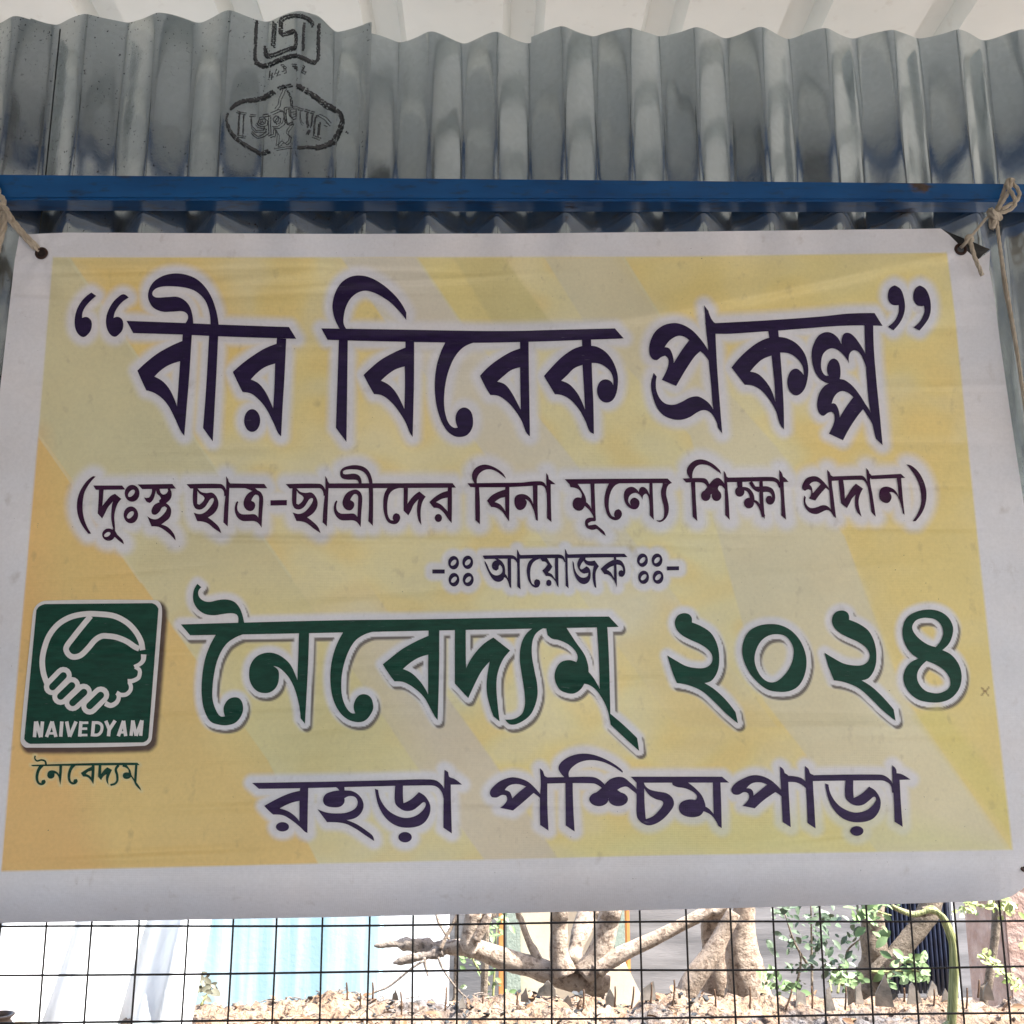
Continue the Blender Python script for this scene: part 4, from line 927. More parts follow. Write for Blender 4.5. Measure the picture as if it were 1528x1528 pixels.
# black backing of the cloth
k5 = 4
bs = np.stack([bx[::k5, ::k5].ravel(), by[::k5, ::k5].ravel()], 1)
nbu = len(range(0, nu, k5)); nbv = len(range(0, nv, k5))
vk = cloth(bs[:, 0], bs[:, 1], -.0035)
mesh('backing', vk, [(j*nbu+i, j*nbu+i+1, (j+1)*nbu+i+1, (j+1)*nbu+i) for j in range(nbv-1) for i in range(nbu-1)], M['backing'], banner, True)
def fill(name, mat, off, step=3.6, glist=None):
    """the printed shapes of one line as a film that follows the cloth"""
    polys = glist or GL[name]
    v2, ed = [], []
    for hole, p in polys:
        n0 = len(v2); keep = [p[0]]
        for a in p[1:]:
            if np.hypot(*(a-keep[-1])) > .25: keep.append(a)
        if np.hypot(*(keep[-1]-keep[0])) < .25: keep.pop()
        dense = []
        for a, b in zip(keep, keep[1:]+keep[:1]):
            k = max(1, int(np.hypot(*(b-a))/step))
            dense += [a+(b-a)*j/k for j in range(k)]
        v2 += dense; ed += [(n0+i, n0+(i+1) % len(dense)) for i in range(len(dense))]
    arr = np.array(v2); lo, hi = arr.min(0), arr.max(0)
    gx, gy = np.meshgrid(np.arange(lo[0]+1.3, hi[0], step), np.arange(lo[1]+1.7, hi[1], step)); gq = np.stack([gx.ravel(), gy.ravel()], 1)
    ok = np.zeros(len(gq), bool)
    for hole, p in polys:
        if not hole: ok |= inside(gq, p)
    v2 = [Vector((float(a), float(b))) for a, b in list(arr)+list(gq[ok])]
    vo, eo, fo, *_ = delaunay_2d_cdt(v2, ed, [], 0, 1e-5)
    vo = np.array([(v.x, v.y) for v in vo]); fo = [tuple(f) for f in fo]
    cen = np.array([vo[list(f)].mean(0) for f in fo]); sol = np.zeros(len(cen), bool)
    for hole, p in polys:
        if not hole: sol |= inside(cen, p)
    for hole, p in polys:
        if hole: sol &= ~inside(cen, p)
    lng = np.array([max(np.hypot(*(vo[f[i]]-vo[f[i-1]])) for i in range(3)) for f in fo])
    fo = [f[::-1] for f, k, l in zip(fo, sol, lng) if k and l < 6*step]
    used = sorted({i for f in fo for i in f}); rm = {u: i for i, u in enumerate(used)}
    vo = vo[used]; fo = [tuple(rm[i] for i in f) for f in fo]
    return mesh(name, cloth(vo[:, 0], vo[:, 1], off), fo, mat, None, True)
def part(o, name, parent, label=None):
    o.name = name; o.data.name = name; o.parent = parent
    if label: o['label'] = label
    return o
part(fill('title', M['ink_title'], .0009), 'title_lettering', banner, 'large navy Bengali headline in quotation marks')
part(fill('subtitle', M['ink_sub'], .0009), 'subtitle_lettering', banner, 'plum line of smaller Bengali lettering in brackets')
part(fill('organiser', M['ink_title'], .0009), 'organiser_lettering', banner, 'smallest navy Bengali word between ring marks')
part(fill('name', M['ink_green'], .0009), 'name_lettering', banner, 'green Bengali name with the year numerals')
part(fill('place', M['ink_place'], .0009), 'place_lettering', banner, 'violet Bengali place name along the bottom')
part(fill('caption', M['ink_green'], .0009), 'caption_lettering', banner, 'small green Bengali word under the emblem')
lg = part(fill('plate', M['ink_white'], .0008), 'emblem', banner, 'green emblem plate with clasped hands')
part(fill('field', M['ink_green'], .0014), 'emblem_field', lg)
part(fill('symbol', M['ink_white'], .0020), 'hands_symbol', lg)
part(fill('logotext', M['ink_white'], .0020), 'emblem_lettering', lg)
# turned-back corner, black side showing
fl = [(1400, 340.5), (1428, 352), (1452, 361), (1477, 372.5), (1466, 381), (1458, 390), (1446, 381), (1431, 368), (1416, 352)]
cf = np.array([P(x, y, YB+.004+.004*(i % 2)) for i, (x, y) in enumerate(fl)])
cf = np.concatenate([cf, [cf.mean(0)+[0, .006, 0]]])
o = mesh('folded_corner', cf, [(i, (i+1) % 9, 9) for i in range(9)], M['backing'], banner, True)
s = o.modifiers.new('t', 'SOLIDIFY'); s.thickness = .0008
# eyelets
def eyelet(px, py, r_px, hole=.5, filled=False):
    c = V(px, py, YB-float(disp(px, py))-.0012); r = r_px*mpp(px, py, YB)
    bm = bmesh.new(); n = 40; prof_ = [(1.0, .0), (1.0, .0008), (.88, .0016), (.70, .0014), (hole, .0005), (hole, -.0006)]
    rings = [[bm.verts.new((c.x+r*a*math.cos(2*math.pi*k/n), c.y-h, c.z+r*a*math.sin(2*math.pi*k/n))) for k in range(n)] for a, h in prof_]
    for a, b in zip(rings, rings[1:]):
        for k in range(n): bm.faces.new((a[k], a[(k+1) % n], b[(k+1) % n], b[k]))
    e = obj('eyelet', bm, M['eyelet'], banner, True)
    bm = bmesh.new(); f = [bm.verts.new((c.x+r*hole*1.02*math.cos(2*math.pi*k/n), c.y-.0002, c.z+r*hole*1.02*math.sin(2*math.pi*k/n))) for k in range(n)]; bm.faces.new(f)  # flat disc over the opening, its shade put into the colour
    h = obj('eyelet_disc', bm, M['hole_shade'] if filled else M['post']); h.parent = e
eyelet(62, 378, 9.6, .62, True); eyelet(1433.5, 372, 9.4, .5); eyelet(1531, 1292, 10, .55, True)
# ------------------------------------------------------------------ ropes
def rope(bm, pts, r, seed=0, n=10):
    """three strands laid round each other"""
    q = spline([np.array(V(*p)) for p in pts], 10); q = [Vector(v.tolist()) for v in q]
    ln = [0]
    for a, b in zip(q, q[1:]): ln.append(ln[-1]+(b-a).length)
    stp = r*.9; nn = max(4, int(ln[-1]/stp)); c = []; k2 = 0
    for i in range(nn+1):
        s = ln[-1]*i/nn
        while k2 < len(ln)-2 and ln[k2+1] < s: k2 += 1
        f = (s-ln[k2])/max(ln[k2+1]-ln[k2], 1e-9); c.append((q[k2].lerp(q[k2+1], f), (q[k2+1]-q[k2]).normalized(), s))
    for st in range(3):
        pp = []
        for p, t, s in c:
            a = t.cross(Vector((.2, -.95, .25))).normalized(); b = t.cross(a); th = s/(r*1.9)+st*2.094+seed
            pp.append(p+(a*math.cos(th)+b*math.sin(th))*r*.46)
        tube(bm, pp, [r*.60]*len(pp), 6, .12, True, seed+st, 1, 600)
def P3(px, py, Y): return (px, py, Y)
k = mpp(1480, 320, -.06)
rt = empty('tie_rope', V(1485, 320, -.06), 'knotted cream rope looped over the blue beam at the right eyelet, loose end hanging', 'rope', 'ropes tying the banner')
def strand(name, parent, *paths, r=2.6):
    bm = bmesh.new()
    for i, p in enumerate(paths): rope(bm, p, r*k, i)
    return obj(name, bm, M['rope'], parent, True)
strand('loop', rt, [(1486, 314, -.062), (1492, 303, -.064), (1498, 285, -.060), (1503, 272, -.054), (1508, 268, -.048), (1512, 269, -.02)],
       [(1488, 315, -.066), (1497, 300, -.069), (1505, 286, -.067), (1509, 272, -.061), (1505, 268, -.055), (1503, 277, -.064), (1510, 288, -.072), (1515, 301, -.072), (1512, 309, -.071), (1503, 315, -.069), (1490, 318, -.067)],
       [(1510, 273, -.058), (1518, 281, -.062), (1521, 291, -.062), (1516, 301, -.061), (1506, 306, -.060), (1494, 314, -.062)], r=3.0)
strand('knot', rt, [(1474, 318, -.060), (1478, 313, -.068), (1484, 317, -.072), (1492, 322, -.070), (1493, 327, -.064), (1484, 324, -.071), (1475, 319, -.068)],
       [(1480, 312, -.066), (1482, 318, -.073), (1489, 325, -.070)], [(1479, 326, -.062), (1478, 336, -.064), (1482, 341, -.066), (1484, 332, -.067), (1482, 325, -.067)], r=3.1)
strand('taut_line', rt, [(1476, 321, -.066), (1464, 335, -.064), (1450, 352, -.062), (1447, 356, -.063)], r=2.0)
strand('eyelet_knot', rt, [(1434, 369, -.060), (1440, 363, -.068), (1446, 356, -.068), (1451, 355, -.066), (1449, 361, -.066), (1442, 357, -.068), (1444, 353, -.066), (1450, 352, -.066)], r=2.9)
strand('short_tail', rt, [(1447, 357, -.068), (1451, 372, -.069), (1456, 388, -.070), (1462, 402, -.068), (1466, 411, -.066)], r=3.1)
strand('hanging_end', rt, [(1485, 324, -.068), (1489, 345, -.066), (1493, 375, -.064), (1499, 415, -.062), (1508, 465, -.062), (1517, 520, -.062), (1525, 575, -.062), (1534, 640, -.062), (1543, 720, -.06)], r=2.7)
strand('hanging_end', rt, [(1488, 326, -.062), (1492, 370, -.058), (1499, 430, -.060), (1508, 476, -.058), (1520, 545, -.059), (1530, 610, -.058), (1540, 690, -.057)], r=2.0)
lt = empty('tie_rope', V(5, 310, -.06), 'doubled cream rope running down to the left eyelet from a knot at the beam', 'rope', 'ropes tying the banner')
strand('knot', lt, [(-6, 296, -.064), (2, 294, -.070), (6, 302, -.068), (0, 309, -.066), (8, 311, -.072), (12, 316, -.070), (4, 319, -.068), (-8, 314, -.066)],
       [(-6, 304, -.06), (-2, 290, -.058), (-6, 275, -.052), (-14, 258, -.046), (-20, 256, -.01)], [(8, 312, -.07), (14, 322, -.072), (16, 330, -.070)], r=4.2)
strand('taut_line', lt, [(6, 316, -.070), (16, 331, -.069), (34, 352, -.066), (48, 367, -.063), (60, 376, -.056)], [(10, 314, -.066), (22, 331, -.066), (38, 350, -.064), (52, 364, -.062), (62, 375, -.055)], r=3.2)
strand('hanging_end', lt, [(6, 318, -.070), (7, 332, -.069), (3, 350, -.067), (-4, 375, -.065), (-12, 410, -.064)], [(2, 320, -.066), (-1, 340, -.065), (-8, 370, -.064)], r=4.2)
# ------------------------------------------------------------------ welded mesh fence under the wall
YF = .03
fen = empty('wire_fence', V(764, 1450, YF), 'dark welded wire mesh fence under the banner', 'fence')
zt_, zb_ = P(764, 1000, YF)[2], .03
vx = {j: P(x, 1383, YF)[0] for j, x in enumerate([0, 69, 139, 208, 278, 346, 414, 482, 549, 617, 685, 752, 821, 888, 956, 1023, 1090, 1157, 1225, 1292, 1359, 1428, 1494])}
dxs = (vx[22]-vx[0])/22
xs_ = [vx[0]-dxs*i for i in (4, 3, 2, 1)]+list(vx.values())+[vx[22]+dxs*i for i in (1, 2, 3)]
rw = mpp(764, 1400, YF)*1.52
for i, x in enumerate(xs_):
    bm = bmesh.new(); pts = [Vector((x+.0012*noise.noise(Vector((i*3.1, z*7, 0)))+.0016*math.sin(i*1.7), YF+.0015*math.sin(z*9+i), z)) for z in np.linspace(zb_, zt_, 12)]
    tube(bm, pts, [rw]*12, 8, 0, True, i, 3); obj('wire', bm, M['wire'], fen, True)
zr = [(1383.6, 1373), (1455, 1443), (1527, 1513)]
dz = P(764, 1449, YF)[2]-P(764, 1378.5, YF)[2]
for m_ in range(-6, 15):
    if m_ < 3 and m_ >= 0: a, b = V(0, zr[m_][0], YF-.003), V(1528, zr[m_][1], YF-.003)
    else: a, b = V(0, zr[0][0], YF-.003)+Vector((0, 0, dz*m_)), V(1528, zr[0][1], YF-.003)+Vector((0, 0, dz*m_))
    if min(a.z, b.z) < .02: break
    d = (b-a)/(b.x-a.x); bm = bmesh.new()
    pts = [a+d*(x-a.x)+Vector((0, .0012*math.sin(x*11+m_), .0009*math.sin(x*8+m_*2))) for x in np.linspace(xs_[0]-.03, xs_[-1]+.03, 24)]
    tube(bm, pts, [rw]*24, 8, 0, True, m_, 2); obj('wire', bm, M['wire'], fen, True)
for sx in (-1.55, 1.55):
    bm = bmesh.new(); box(bm, (sx-.025, .012, 0), (sx+.025, .062, ZR-.01), .003)
    tag(obj('shed_post', bm, M['post']), 'grey steel post carrying the %s end of the sheet wall' % ('left' if sx < 0 else 'right'), 'post')
# ------------------------------------------------------------------ boundary wall with glass on top
YA, YZ = .72, 1.12
zc = P(764, 1486, YZ)[2]
bwl = empty('boundary_wall', (0, .92, 0), 'low crumbling mortar wall beyond the fence, set with glass shards and nails', 'wall')
nx, ny = 520, 54; vs = []
def hgt(x, y):
    e = min((y-YA), (YZ-y))/.05
    h = .024*noise.noise(Vector((x*5, y*5, 0)))+.020*noise.noise(Vector((x*17, y*17, 3)))+.014*noise.noise(Vector((x*46, y*46, 7)))+.008*noise.noise(Vector((x*110, y*110, 5)))
    return zc+h-.035*max(0, 1-e)**2-.004+.016*math.exp(-((x+.42)/.22)**2)
xw = np.linspace(-2.6, 2.9, nx); yw = np.linspace(YA, YZ, ny)
for y in yw:
    for x in xw:
        vs.append((x, y, hgt(x, y)))
n0 = len(vs); fs = [(j*nx+i, j*nx+i+1, (j+1)*nx+i+1, (j+1)*nx+i) for j in range(ny-1) for i in range(nx-1)]
vs += [(x, YA, 0) for x in xw]+[(x, YZ, 0) for x in xw]
fs += [(n0+i, n0+i+1, i+1, i) for i in range(nx-1)]+[((ny-1)*nx+i, (ny-1)*nx+i+1, n0+nx+i+1, n0+nx+i) for i in range(nx-1)]
mesh('masonry', vs, fs, M['mortar'], bwl, True)
for px, py, h, w, ln_ in [(783, 1487, 22, 16, .1), (690, 1496, 24, 14, -.1), (815, 1478, 22, 34, .0), (846, 1497, 20, 22, .1), (912, 1494, 26, 20, -.1), (967, 1484, 26, 30, .4),
                     (1240, 1500, 36, 18, 0), (1283, 1492, 32, 16, .15), (1320, 1494, 42, 30, .2), (1365, 1490, 36, 26, 0), (1393, 1486, 26, 26, .1), (1415, 1494, 28, 26, -.1), (1195, 1492, 22, 24, -.3), (1475, 1484, 22, 18, .1),
                     (590, 1484, 16, 14, 0), (1040, 1494, 14, 18, .2)]:
    Y = random.uniform(.98, 1.06); b = V(px, py+4, Y); s = mpp(px, py, Y); bm = bmesh.new(); h *= random.uniform(.68, .95); w *= .85
    out = [(-w/2, -4), (w/2, -4), (w/2*random.uniform(.3, 1), h*random.uniform(.3, .7)), (w*ln_+random.uniform(-2, 4), h), (-w*random.uniform(.1, .4), h*random.uniform(.45, .9)), (-w/2*random.uniform(.7, 1.1), h*.3)]
    tw = random.uniform(-.5, .5); fr = []
    for t in (0, 1): fr.append([bm.verts.new(b+Vector((x*s*math.cos(tw), x*s*math.sin(tw)+t*.004+z*s*.12, z*s))) for x, z in out])
    bm.faces.new(fr[0]); bm.faces.new(fr[1][::-1])
    for i in range(len(out)): bm.faces.new((fr[0][i], fr[0][(i+1) % 6], fr[1][(i+1) % 6], fr[1][i]))
    bmesh.ops.recalc_face_normals(bm, faces=bm.faces); obj('glass_shard', bm, M['glass'], bwl)
for px, py, h, lx in [(1003, 1496, 16, 3), (1068, 1498, 22, -2), (1119, 1500, 28, 0), (1172, 1502, 26, 10), (1212, 1500, 28, -1), (1261, 1502, 30, 1), (1349, 1490, 16, 0), (1393, 1500, 24, 1), (1442, 1500, 26, 1), (1459, 1484, 22, 2), (1495, 1504, 18, 14),
                      (536, 1512, 30, 2), (556, 1486, 20, 0), (599, 1514, 34, -1), (664, 1503, 30, 2), (717, 1512, 26, 4), (770, 1504, 24, 2), (870, 1504, 28, 1), (917, 1498, 26, 1), (942, 1500, 28, 4), (971, 1492, 26, 1), (518, 1490, 24, -1), (427, 1510, 22, 0), (1006, 1480, 18, 0)]:
    Y = random.uniform(.92, 1.05); a = V(px, py+5, Y); b = V(px+lx, py-h, Y); s = mpp(px, py, Y); bm = bmesh.new()
    tube(bm, [a, (a+b)/2+Vector((.001, 0, 0)), b], [s*1.5, s*1.45, s*1.2], 7, 0, True, 0, 3); obj('nail', bm, M['rust'], bwl, True)
# rubble lying on the wall top
bm = bmesh.new()
for _ in range(140):
    x, y = random.uniform(-.85, 1.6), random.uniform(YA+.03, YZ-.03); s = random.uniform(.002, .006)*random.choice((1, 1, 1, 2.2))
    g = bmesh.ops.create_icosphere(bm, subdivisions=1, radius=s, matrix=Matrix.Translation((x, y, hgt(x, y)+s*.3)) @ Matrix.Rotation(random.uniform(0, 3), 4, 'Z'))
    for v in g['verts']: v.co += Vector([random.uniform(-.35, .35)*s for _ in range(3)])
o_ = bm; bm = bmesh.new()
for _ in range(170):                                           # burnt scraps and slate chips
    x, y = random.gauss(.02, .24), random.uniform(YA+.08, YZ-.01); s = random.uniform(.003, .010)
    c_ = Vector((x, y, hgt(x, y)+random.uniform(.001, .005))); rot = Matrix.Rotation(random.uniform(-.7, .7), 3, 'X') @ Matrix.Rotation(random.uniform(-.6, .6), 3, 'Y') @ Matrix.Rotation(random.uniform(0, 6), 3, 'Z')
    ks = random.randint(4, 6); ring = []
    for h in (0, .0018): ring.append([bm.verts.new(c_+rot @ Vector((s*math.cos(6.283*i/ks)*random.uniform(.6, 1.2), s*.7*math.sin(6.283*i/ks), h))) for i in range(ks)])
    bm.faces.new(ring[0][::-1]); bm.faces.new(ring[1])
    for i in range(ks): bm.faces.new((ring[0][i], ring[0][(i+1) % ks], ring[1][(i+1) % ks], ring[1][i]))
tag(obj('ash_scraps', bm, M['ash']), kind='stuff'); bm = o_
o = obj('rubble', bm, M['mortar']); tag(o, kind='stuff')
bm = bmesh.new()
for _ in range(260):
    x, y = random.uniform(-.55, .45), random.uniform(YA+.1, YZ); a = Vector((x, y, hgt(x, y)+.003)); th = random.uniform(0, 6.3); l = random.uniform(.010, .032)
    tube(bm, [a, a+Vector((l*.5*math.cos(th), l*.5*math.sin(th), random.uniform(0, .004))), a+Vector((l*math.cos(th), l*math.sin(th), random.uniform(-.004, .004)))], [.0011]*3, 4, 0, False, 0, 2)
tag(obj('dry_litter', bm, M['dead']), kind='stuff')
# ------------------------------------------------------------------ trees
def z4(x, y): return 500+x/3.056, 1340+y/3.056
def z5(x, y): return 1000+x/2.894, 1340+y/2.894
def limb(bm, conv, sc, pts, Y, seed, ext=None, wob=.11, n=16, freq=22):
    pp, rr = [], []
    for i, p in enumerate(pts):
        px, py = conv(p[0], p[1]); yy = Y+(p[3] if len(p) > 3 else 0); pp.append(V(px, py, yy)); rr.append(p[2]/sc*mpp(px, py, yy))
    if ext: pp.append(pp[-1]+Vector(ext)); rr.append(rr[-1]*.8)
    tube(bm, pp, rr, n, wob, True, seed, 6, freq)
Y1 = 1.62
t1 = empty('tree', V(880, 1470, Y1), 'pale many-stemmed tree with a broken limb reaching left behind the mesh', 'tree', 'trees beyond the boundary wall')
bm = bmesh.new()
limb(bm, z4, 3.056, [(500, 225, 30), (560, 225, 36), (650, 232, 42), (760, 275, 46), (880, 310, 47), (1000, 348, 52), (1100, 375, 54), (1200, 385, 50), (1250, 392, 38)], Y1, 1)
limb(bm, z4, 3.056, [(1050, 345, 55), (1025, 270, 46), (1020, 180, 40), (1022, 60, 40), (1024, -60, 38)], Y1-.03, 2, (0, .1, .9))
limb(bm, z4, 3.056, [(1130, 350, 55), (1190, 280, 56), (1230, 170, 50), (1255, 60, 48), (1275, -60, 46)], Y1-.02, 3, (.15, .1, .9))
limb(bm, z4, 3.056, [(1090, 300, 40, .1), (1095, 240, 32, .14), (1120, 160, 42, .16), (1155, 60, 46, .2), (1180, -50, 44, .22)], Y1, 4, (.1, .2, .8))
limb(bm, z4, 3.056, [(1190, 330, 40), (1240, 290, 38), (1380, 220, 33), (1528, 150, 29), (1700, 60, 26), (1850, -20, 24)], Y1-.04, 5, (.5, 0, .4))
limb(bm, z4, 3.056, [(640, 245, 40), (612, 215, 42), (620, 150, 40), (640, 70, 45), (655, -40, 42)], Y1-.05, 6, (.05, -.02, .7))
limb(bm, z4, 3.056, [(640, 190, 22), (670, 140, 22), (710, 70, 20), (760, -20, 18)], Y1-.07, 7, (.2, 0, .5))
limb(bm, z4, 3.056, [(930, 290, 20), (905, 240, 20), (880, 190, 15), (845, 90, 14), (820, 0, 12)], Y1, 8, (-.1, 0, .5))
limb(bm, z4, 3.056, [(1180, 360, 50), (1185, 460, 52), (1180, 620, 58)], Y1+.03, 9, (0, 0, -.8))
limb(bm, z4, 3.056, [(480, 230, 12), (505, 180, 9), (545, 100, 8), (580, 0, 7)], Y1-.05, 10, (.1, 0, .3))
limb(bm, z4, 3.056, [(520, 190, 7), (490, 140, 6), (460, 70, 6)], Y1-.05, 11, (-.05, 0, .2))
obj('trunk', bm, M['bark'], t1, True)
bm = bmesh.new()
limb(bm, z4, 3.056, [(178, 218, 4), (210, 216, 12), (260, 210, 15), (330, 212, 26), (380, 220, 34), (450, 232, 32), (510, 228, 30)], Y1, 12, None, .5, 16, 45)
limb(bm, z4, 3.056, [(265, 297, 5), (300, 288, 16), (360, 275, 18), (410, 265, 18), (450, 255, 24), (490, 240, 24)], Y1-.04, 13, None, .5, 14, 45)
limb(bm, z4, 3.056, [(405, 270, 10), (412, 310, 7), (424, 356, 3)], Y1-.06, 14, None, .3)
obj('broken_limb', bm, M['dead'], t1, True)
bm = bmesh.new()
limb(bm, z4, 3.056, [(470, 270, 6), (490, 320, 5), (545, 400, 5), (610, 458, 4), (700, 455, 4), (760, 440, 3)], Y1-.1, 15, None, .2, 8)
limb(bm, z4, 3.056, [(405, 285, 6), (350, 320, 5), (250, 400, 5), (180, 430, 4), (118, 456, 3)], Y1-.1, 16, None, .2, 8)
obj('twig', bm, M['dead'], t1, True)
Y2 = 1.50
t2 = empty('tree', V(1090, 1480, Y2), 'thick tan trunk with flaring roots behind the mesh, sunlit on its right', 'tree', 'trees beyond the boundary wall')
bm = bmesh.new()
limb(bm, z5, 2.894, [(325, -60, 46), (320, 40, 46), (312, 150, 56), (312, 250, 74), (330, 330, 86), (345, 430, 96), (345, 600, 100)], Y2, 21, (0, 0, -.75), .12, 20)
limb(bm, z5, 2.894, [(275, 60, 30), (240, 130, 34), (180, 240, 42), (118, 330, 46), (66, 420, 46), (40, 520, 44)], Y2-.06, 22, (-.05, 0, -.6), .12)
limb(bm, z5, 2.894, [(180, -60, 50), (190, 60, 56), (198, 200, 62), (205, 400, 66), (205, 560, 66)], Y2+.12, 23, (0, 0, -.7), .14, 18)
obj('trunk', bm, M['bark_b'], t2, True)
Y3 = 1.66
t3 = empty('tree', V(1300, 1480, Y3), 'forked grey-brown tree in front of the navy ribbed screen', 'tree', 'trees beyond the boundary wall')
bm = bmesh.new()
limb(bm, z5, 2.894, [(880, -80, 48), (873, 60, 50), (880, 180, 52), (880, 300, 56), (852, 400, 66), (840, 520, 70)], Y3, 31, (0, 0, -.8), .25, 18)
limb(bm, z5, 2.894, [(1150, -60, 46), (1115, 60, 44), (1040, 170, 42), (955, 270, 42), (890, 340, 44)], Y3-.04, 32, None, .18)
limb(bm, z5, 2.894, [(1090, 60, 22), (1130, 50, 20), (1060, 70, 14), (1000, 55, 12), (955, 35, 10)], Y3-.1, 33, None, .2, 10)
obj('trunk', bm, M['bark_d'], t3, True)
bm = bmesh.new(); limb(bm, z5, 2.894, [(1425, -40, 20), (1412, 60, 20), (1400, 200, 18), (1372, 390, 17), (1360, 520, 17)], 1.7, 41, (0, 0, -.8), .15, 12)
t4 = empty('sapling', V(1480, 1470, 1.7), 'slender brown sapling stem near the right edge of the fence view', 'tree'); obj('trunk', bm, M['bark_d'], t4, True)
bm = bmesh.new()
for x_, w_, top_ in ((545, 9, 260), (678, 17, 290)):
    limb(bm, z4, 3.056, [(x_+10, top_-180, w_), (x_+6, top_, w_), (x_, 470, w_), (x_-4, 560, w_)], 2.1, x_, (0, 0, -.7), .06, 10)
tag(obj('sapling', bm, M['bark_d']), 'pair of thin grey stems behind the broken limb', 'tree')
# vine
bm = bmesh.new()
for i, (dx, dY, r) in enumerate(((-7, 0, 11), (7, .012, 11), (1, -.014, 9))):
    limb(bm, z5, 2.894, [(958+dx*.3, 33, 6, dY), (1000, 55+dx*.3, 9, dY), (1045, 72, 10, dY), (1090, 62, 10, dY), (1130, 50+dx, 11, dY), (1172+dx*.5, 78, 12, dY), (1200+dx, 130, r+1, dY), (1222+dx, 200, r+2, dY), (1226+dx, 300, r+3, dY), (1222+dx, 420, r+3, dY), (1213+dx, 560, r+3, dY), (1200+dx, 700, r+3, dY)], .62, 50+i, (0, 0, -.55), .14, 10)
tag(obj('vine', bm, M['vine']), 'yellow-green twisted vine stem hanging close behind the fence at right', 'vine')
# ------------------------------------------------------------------ leafy plants
def leaf(bm, base, d, nrm, l, w):
    d = d.normalized(); s = d.cross(nrm).normalized(); n2 = s.cross(d)
    prof_ = [(0, .04), (.25, .8), (.5, 1), (.75, .75), (.93, .3), (1, .02)]
    L_, R_, Mx = [], [], []
    for t, a in prof_:
        c = base+d*l*t-n2*l*.18*t*t
        L_.append(bm.verts.new(c+s*w*.5*a+n2*w*.12*a)); R_.append(bm.verts.new(c-s*w*.5*a+n2*w*.12*a)); Mx.append(bm.verts.new(c))
    for i in range(5):
        bm.faces.new((L_[i], Mx[i], Mx[i+1], L_[i+1])); bm.faces.new((Mx[i], R_[i], R_[i+1], Mx[i+1]))
def rdir(): return Vector((random.uniform(-1, 1), random.uniform(-1, .5), random.uniform(-.6, .9))).normalized()
def plant(label, Y, stems, leaves, mat, lsize, name='leafy_plant', group=None):
    """stems traced as photo points; leaves given by place, in clusters about those points"""
    root = empty(name, V(stems[0][0][0], stems[0][0][1], Y), label, 'plant', group)
    bm = bmesh.new()
    for st in stems:
        pp = [V(x, y, Y+random.uniform(-.02, .02)) for x, y in st]; s = mpp(st[0][0], st[0][1], Y)
        tube(bm, pp, [s*2.2]+[s*1.6]*(len(pp)-2)+[s*.9], 7, .1, True, 0, 5)
    obj('stem', bm, M['vine'] if mat != 'leaf_d' else M['bark_d'], root, True)
    bm = bmesh.new()
    for (x, y, spread, cnt) in leaves:
        for _ in range(int(cnt*2.1)):
            b = V(x+random.gauss(0, spread), y+random.gauss(0, spread*.8), Y+random.uniform(-.08, .08))
            l = lsize*random.uniform(.32, .85); leaf(bm, b, rdir(), (Vector((.3, -.9, .8))+rdir()*.8).normalized(), l, l*random.uniform(.45, .6))
    obj('foliage', bm, M[mat], root, True)
    return root
plant('dark-leaved shrub on thin stems between the tan trunk and the forked tree', 1.75, [[(1212, 1485), (1211, 1420), (1210, 1345)], [(1205, 1440), (1185, 1405), (1170, 1360)], [(1262, 1455), (1264, 1420), (1285, 1400)], [(1186, 1480), (1195, 1430), (1178, 1395)]],
      [(1175, 1360, 12, 10), (1195, 1400, 16, 14), (1215, 1380, 18, 14), (1235, 1365, 16, 10), (1200, 1440, 18, 18), (1265, 1410, 16, 10), (1245, 1440, 16, 12), (1290, 1365, 10, 5)], 'leaf_d', .040)
plant('bright low seedling with rounded pale leaves on the wall top', 1.30, [[(1250, 1482), (1252, 1470), (1256, 1455)], [(1256, 1470), (1270, 1460)], [(1240, 1480), (1238, 1462)]],
      [(1248, 1458, 9, 9), (1268, 1456, 8, 8), (1262, 1466, 8, 6), (1150, 1455, 9, 8), (1160, 1472, 9, 8), (1182, 1474, 8, 6)], 'leaf', .034)
plant('sprig of broad green leaves in front of the navy ribbed screen', 1.32, [[(1300, 1450), (1330, 1450), (1365, 1448), (1385, 1458)], [(1335, 1450), (1338, 1435)]],
      [(1338, 1433, 5, 4), (1358, 1438, 6, 4), (1374, 1436, 6, 4), (1358, 1456, 8, 4), (1380, 1460, 7, 4), (1320, 1455, 8, 4), (1330, 1395, 5, 2)], 'leaf', .048)
plant('light green leaves on the branch against the forked tree', 1.55, [[(1290, 1345), (1310, 1360), (1330, 1366)]],
      [(1278, 1360, 6, 4), (1300, 1358, 9, 7), (1316, 1352, 9, 6), (1306, 1384, 7, 4)], 'leaf', .045)
plant('sunlit compound leaf spray at the top right of the fence', 1.25, [[(1440, 1346), (1470, 1352), (1500, 1350)], [(1478, 1330), (1485, 1352)]],
      [(1440, 1354, 9, 12), (1462, 1350, 8, 8), (1486, 1350, 9, 12), (1504, 1356, 8, 8)], 'leaf_y', .028)
plant('drooping yellow-green frond beside the slender sapling', 1.15, [[(1466, 1424), (1490, 1446), (1512, 1466), (1522, 1475)]],
      [(1470, 1428, 4, 8), (1482, 1438, 4, 8), (1494, 1450, 4, 8), (1506, 1460, 4, 8), (1516, 1468, 4, 7), (1526, 1412, 4, 4)], 'leaf_y', .022)
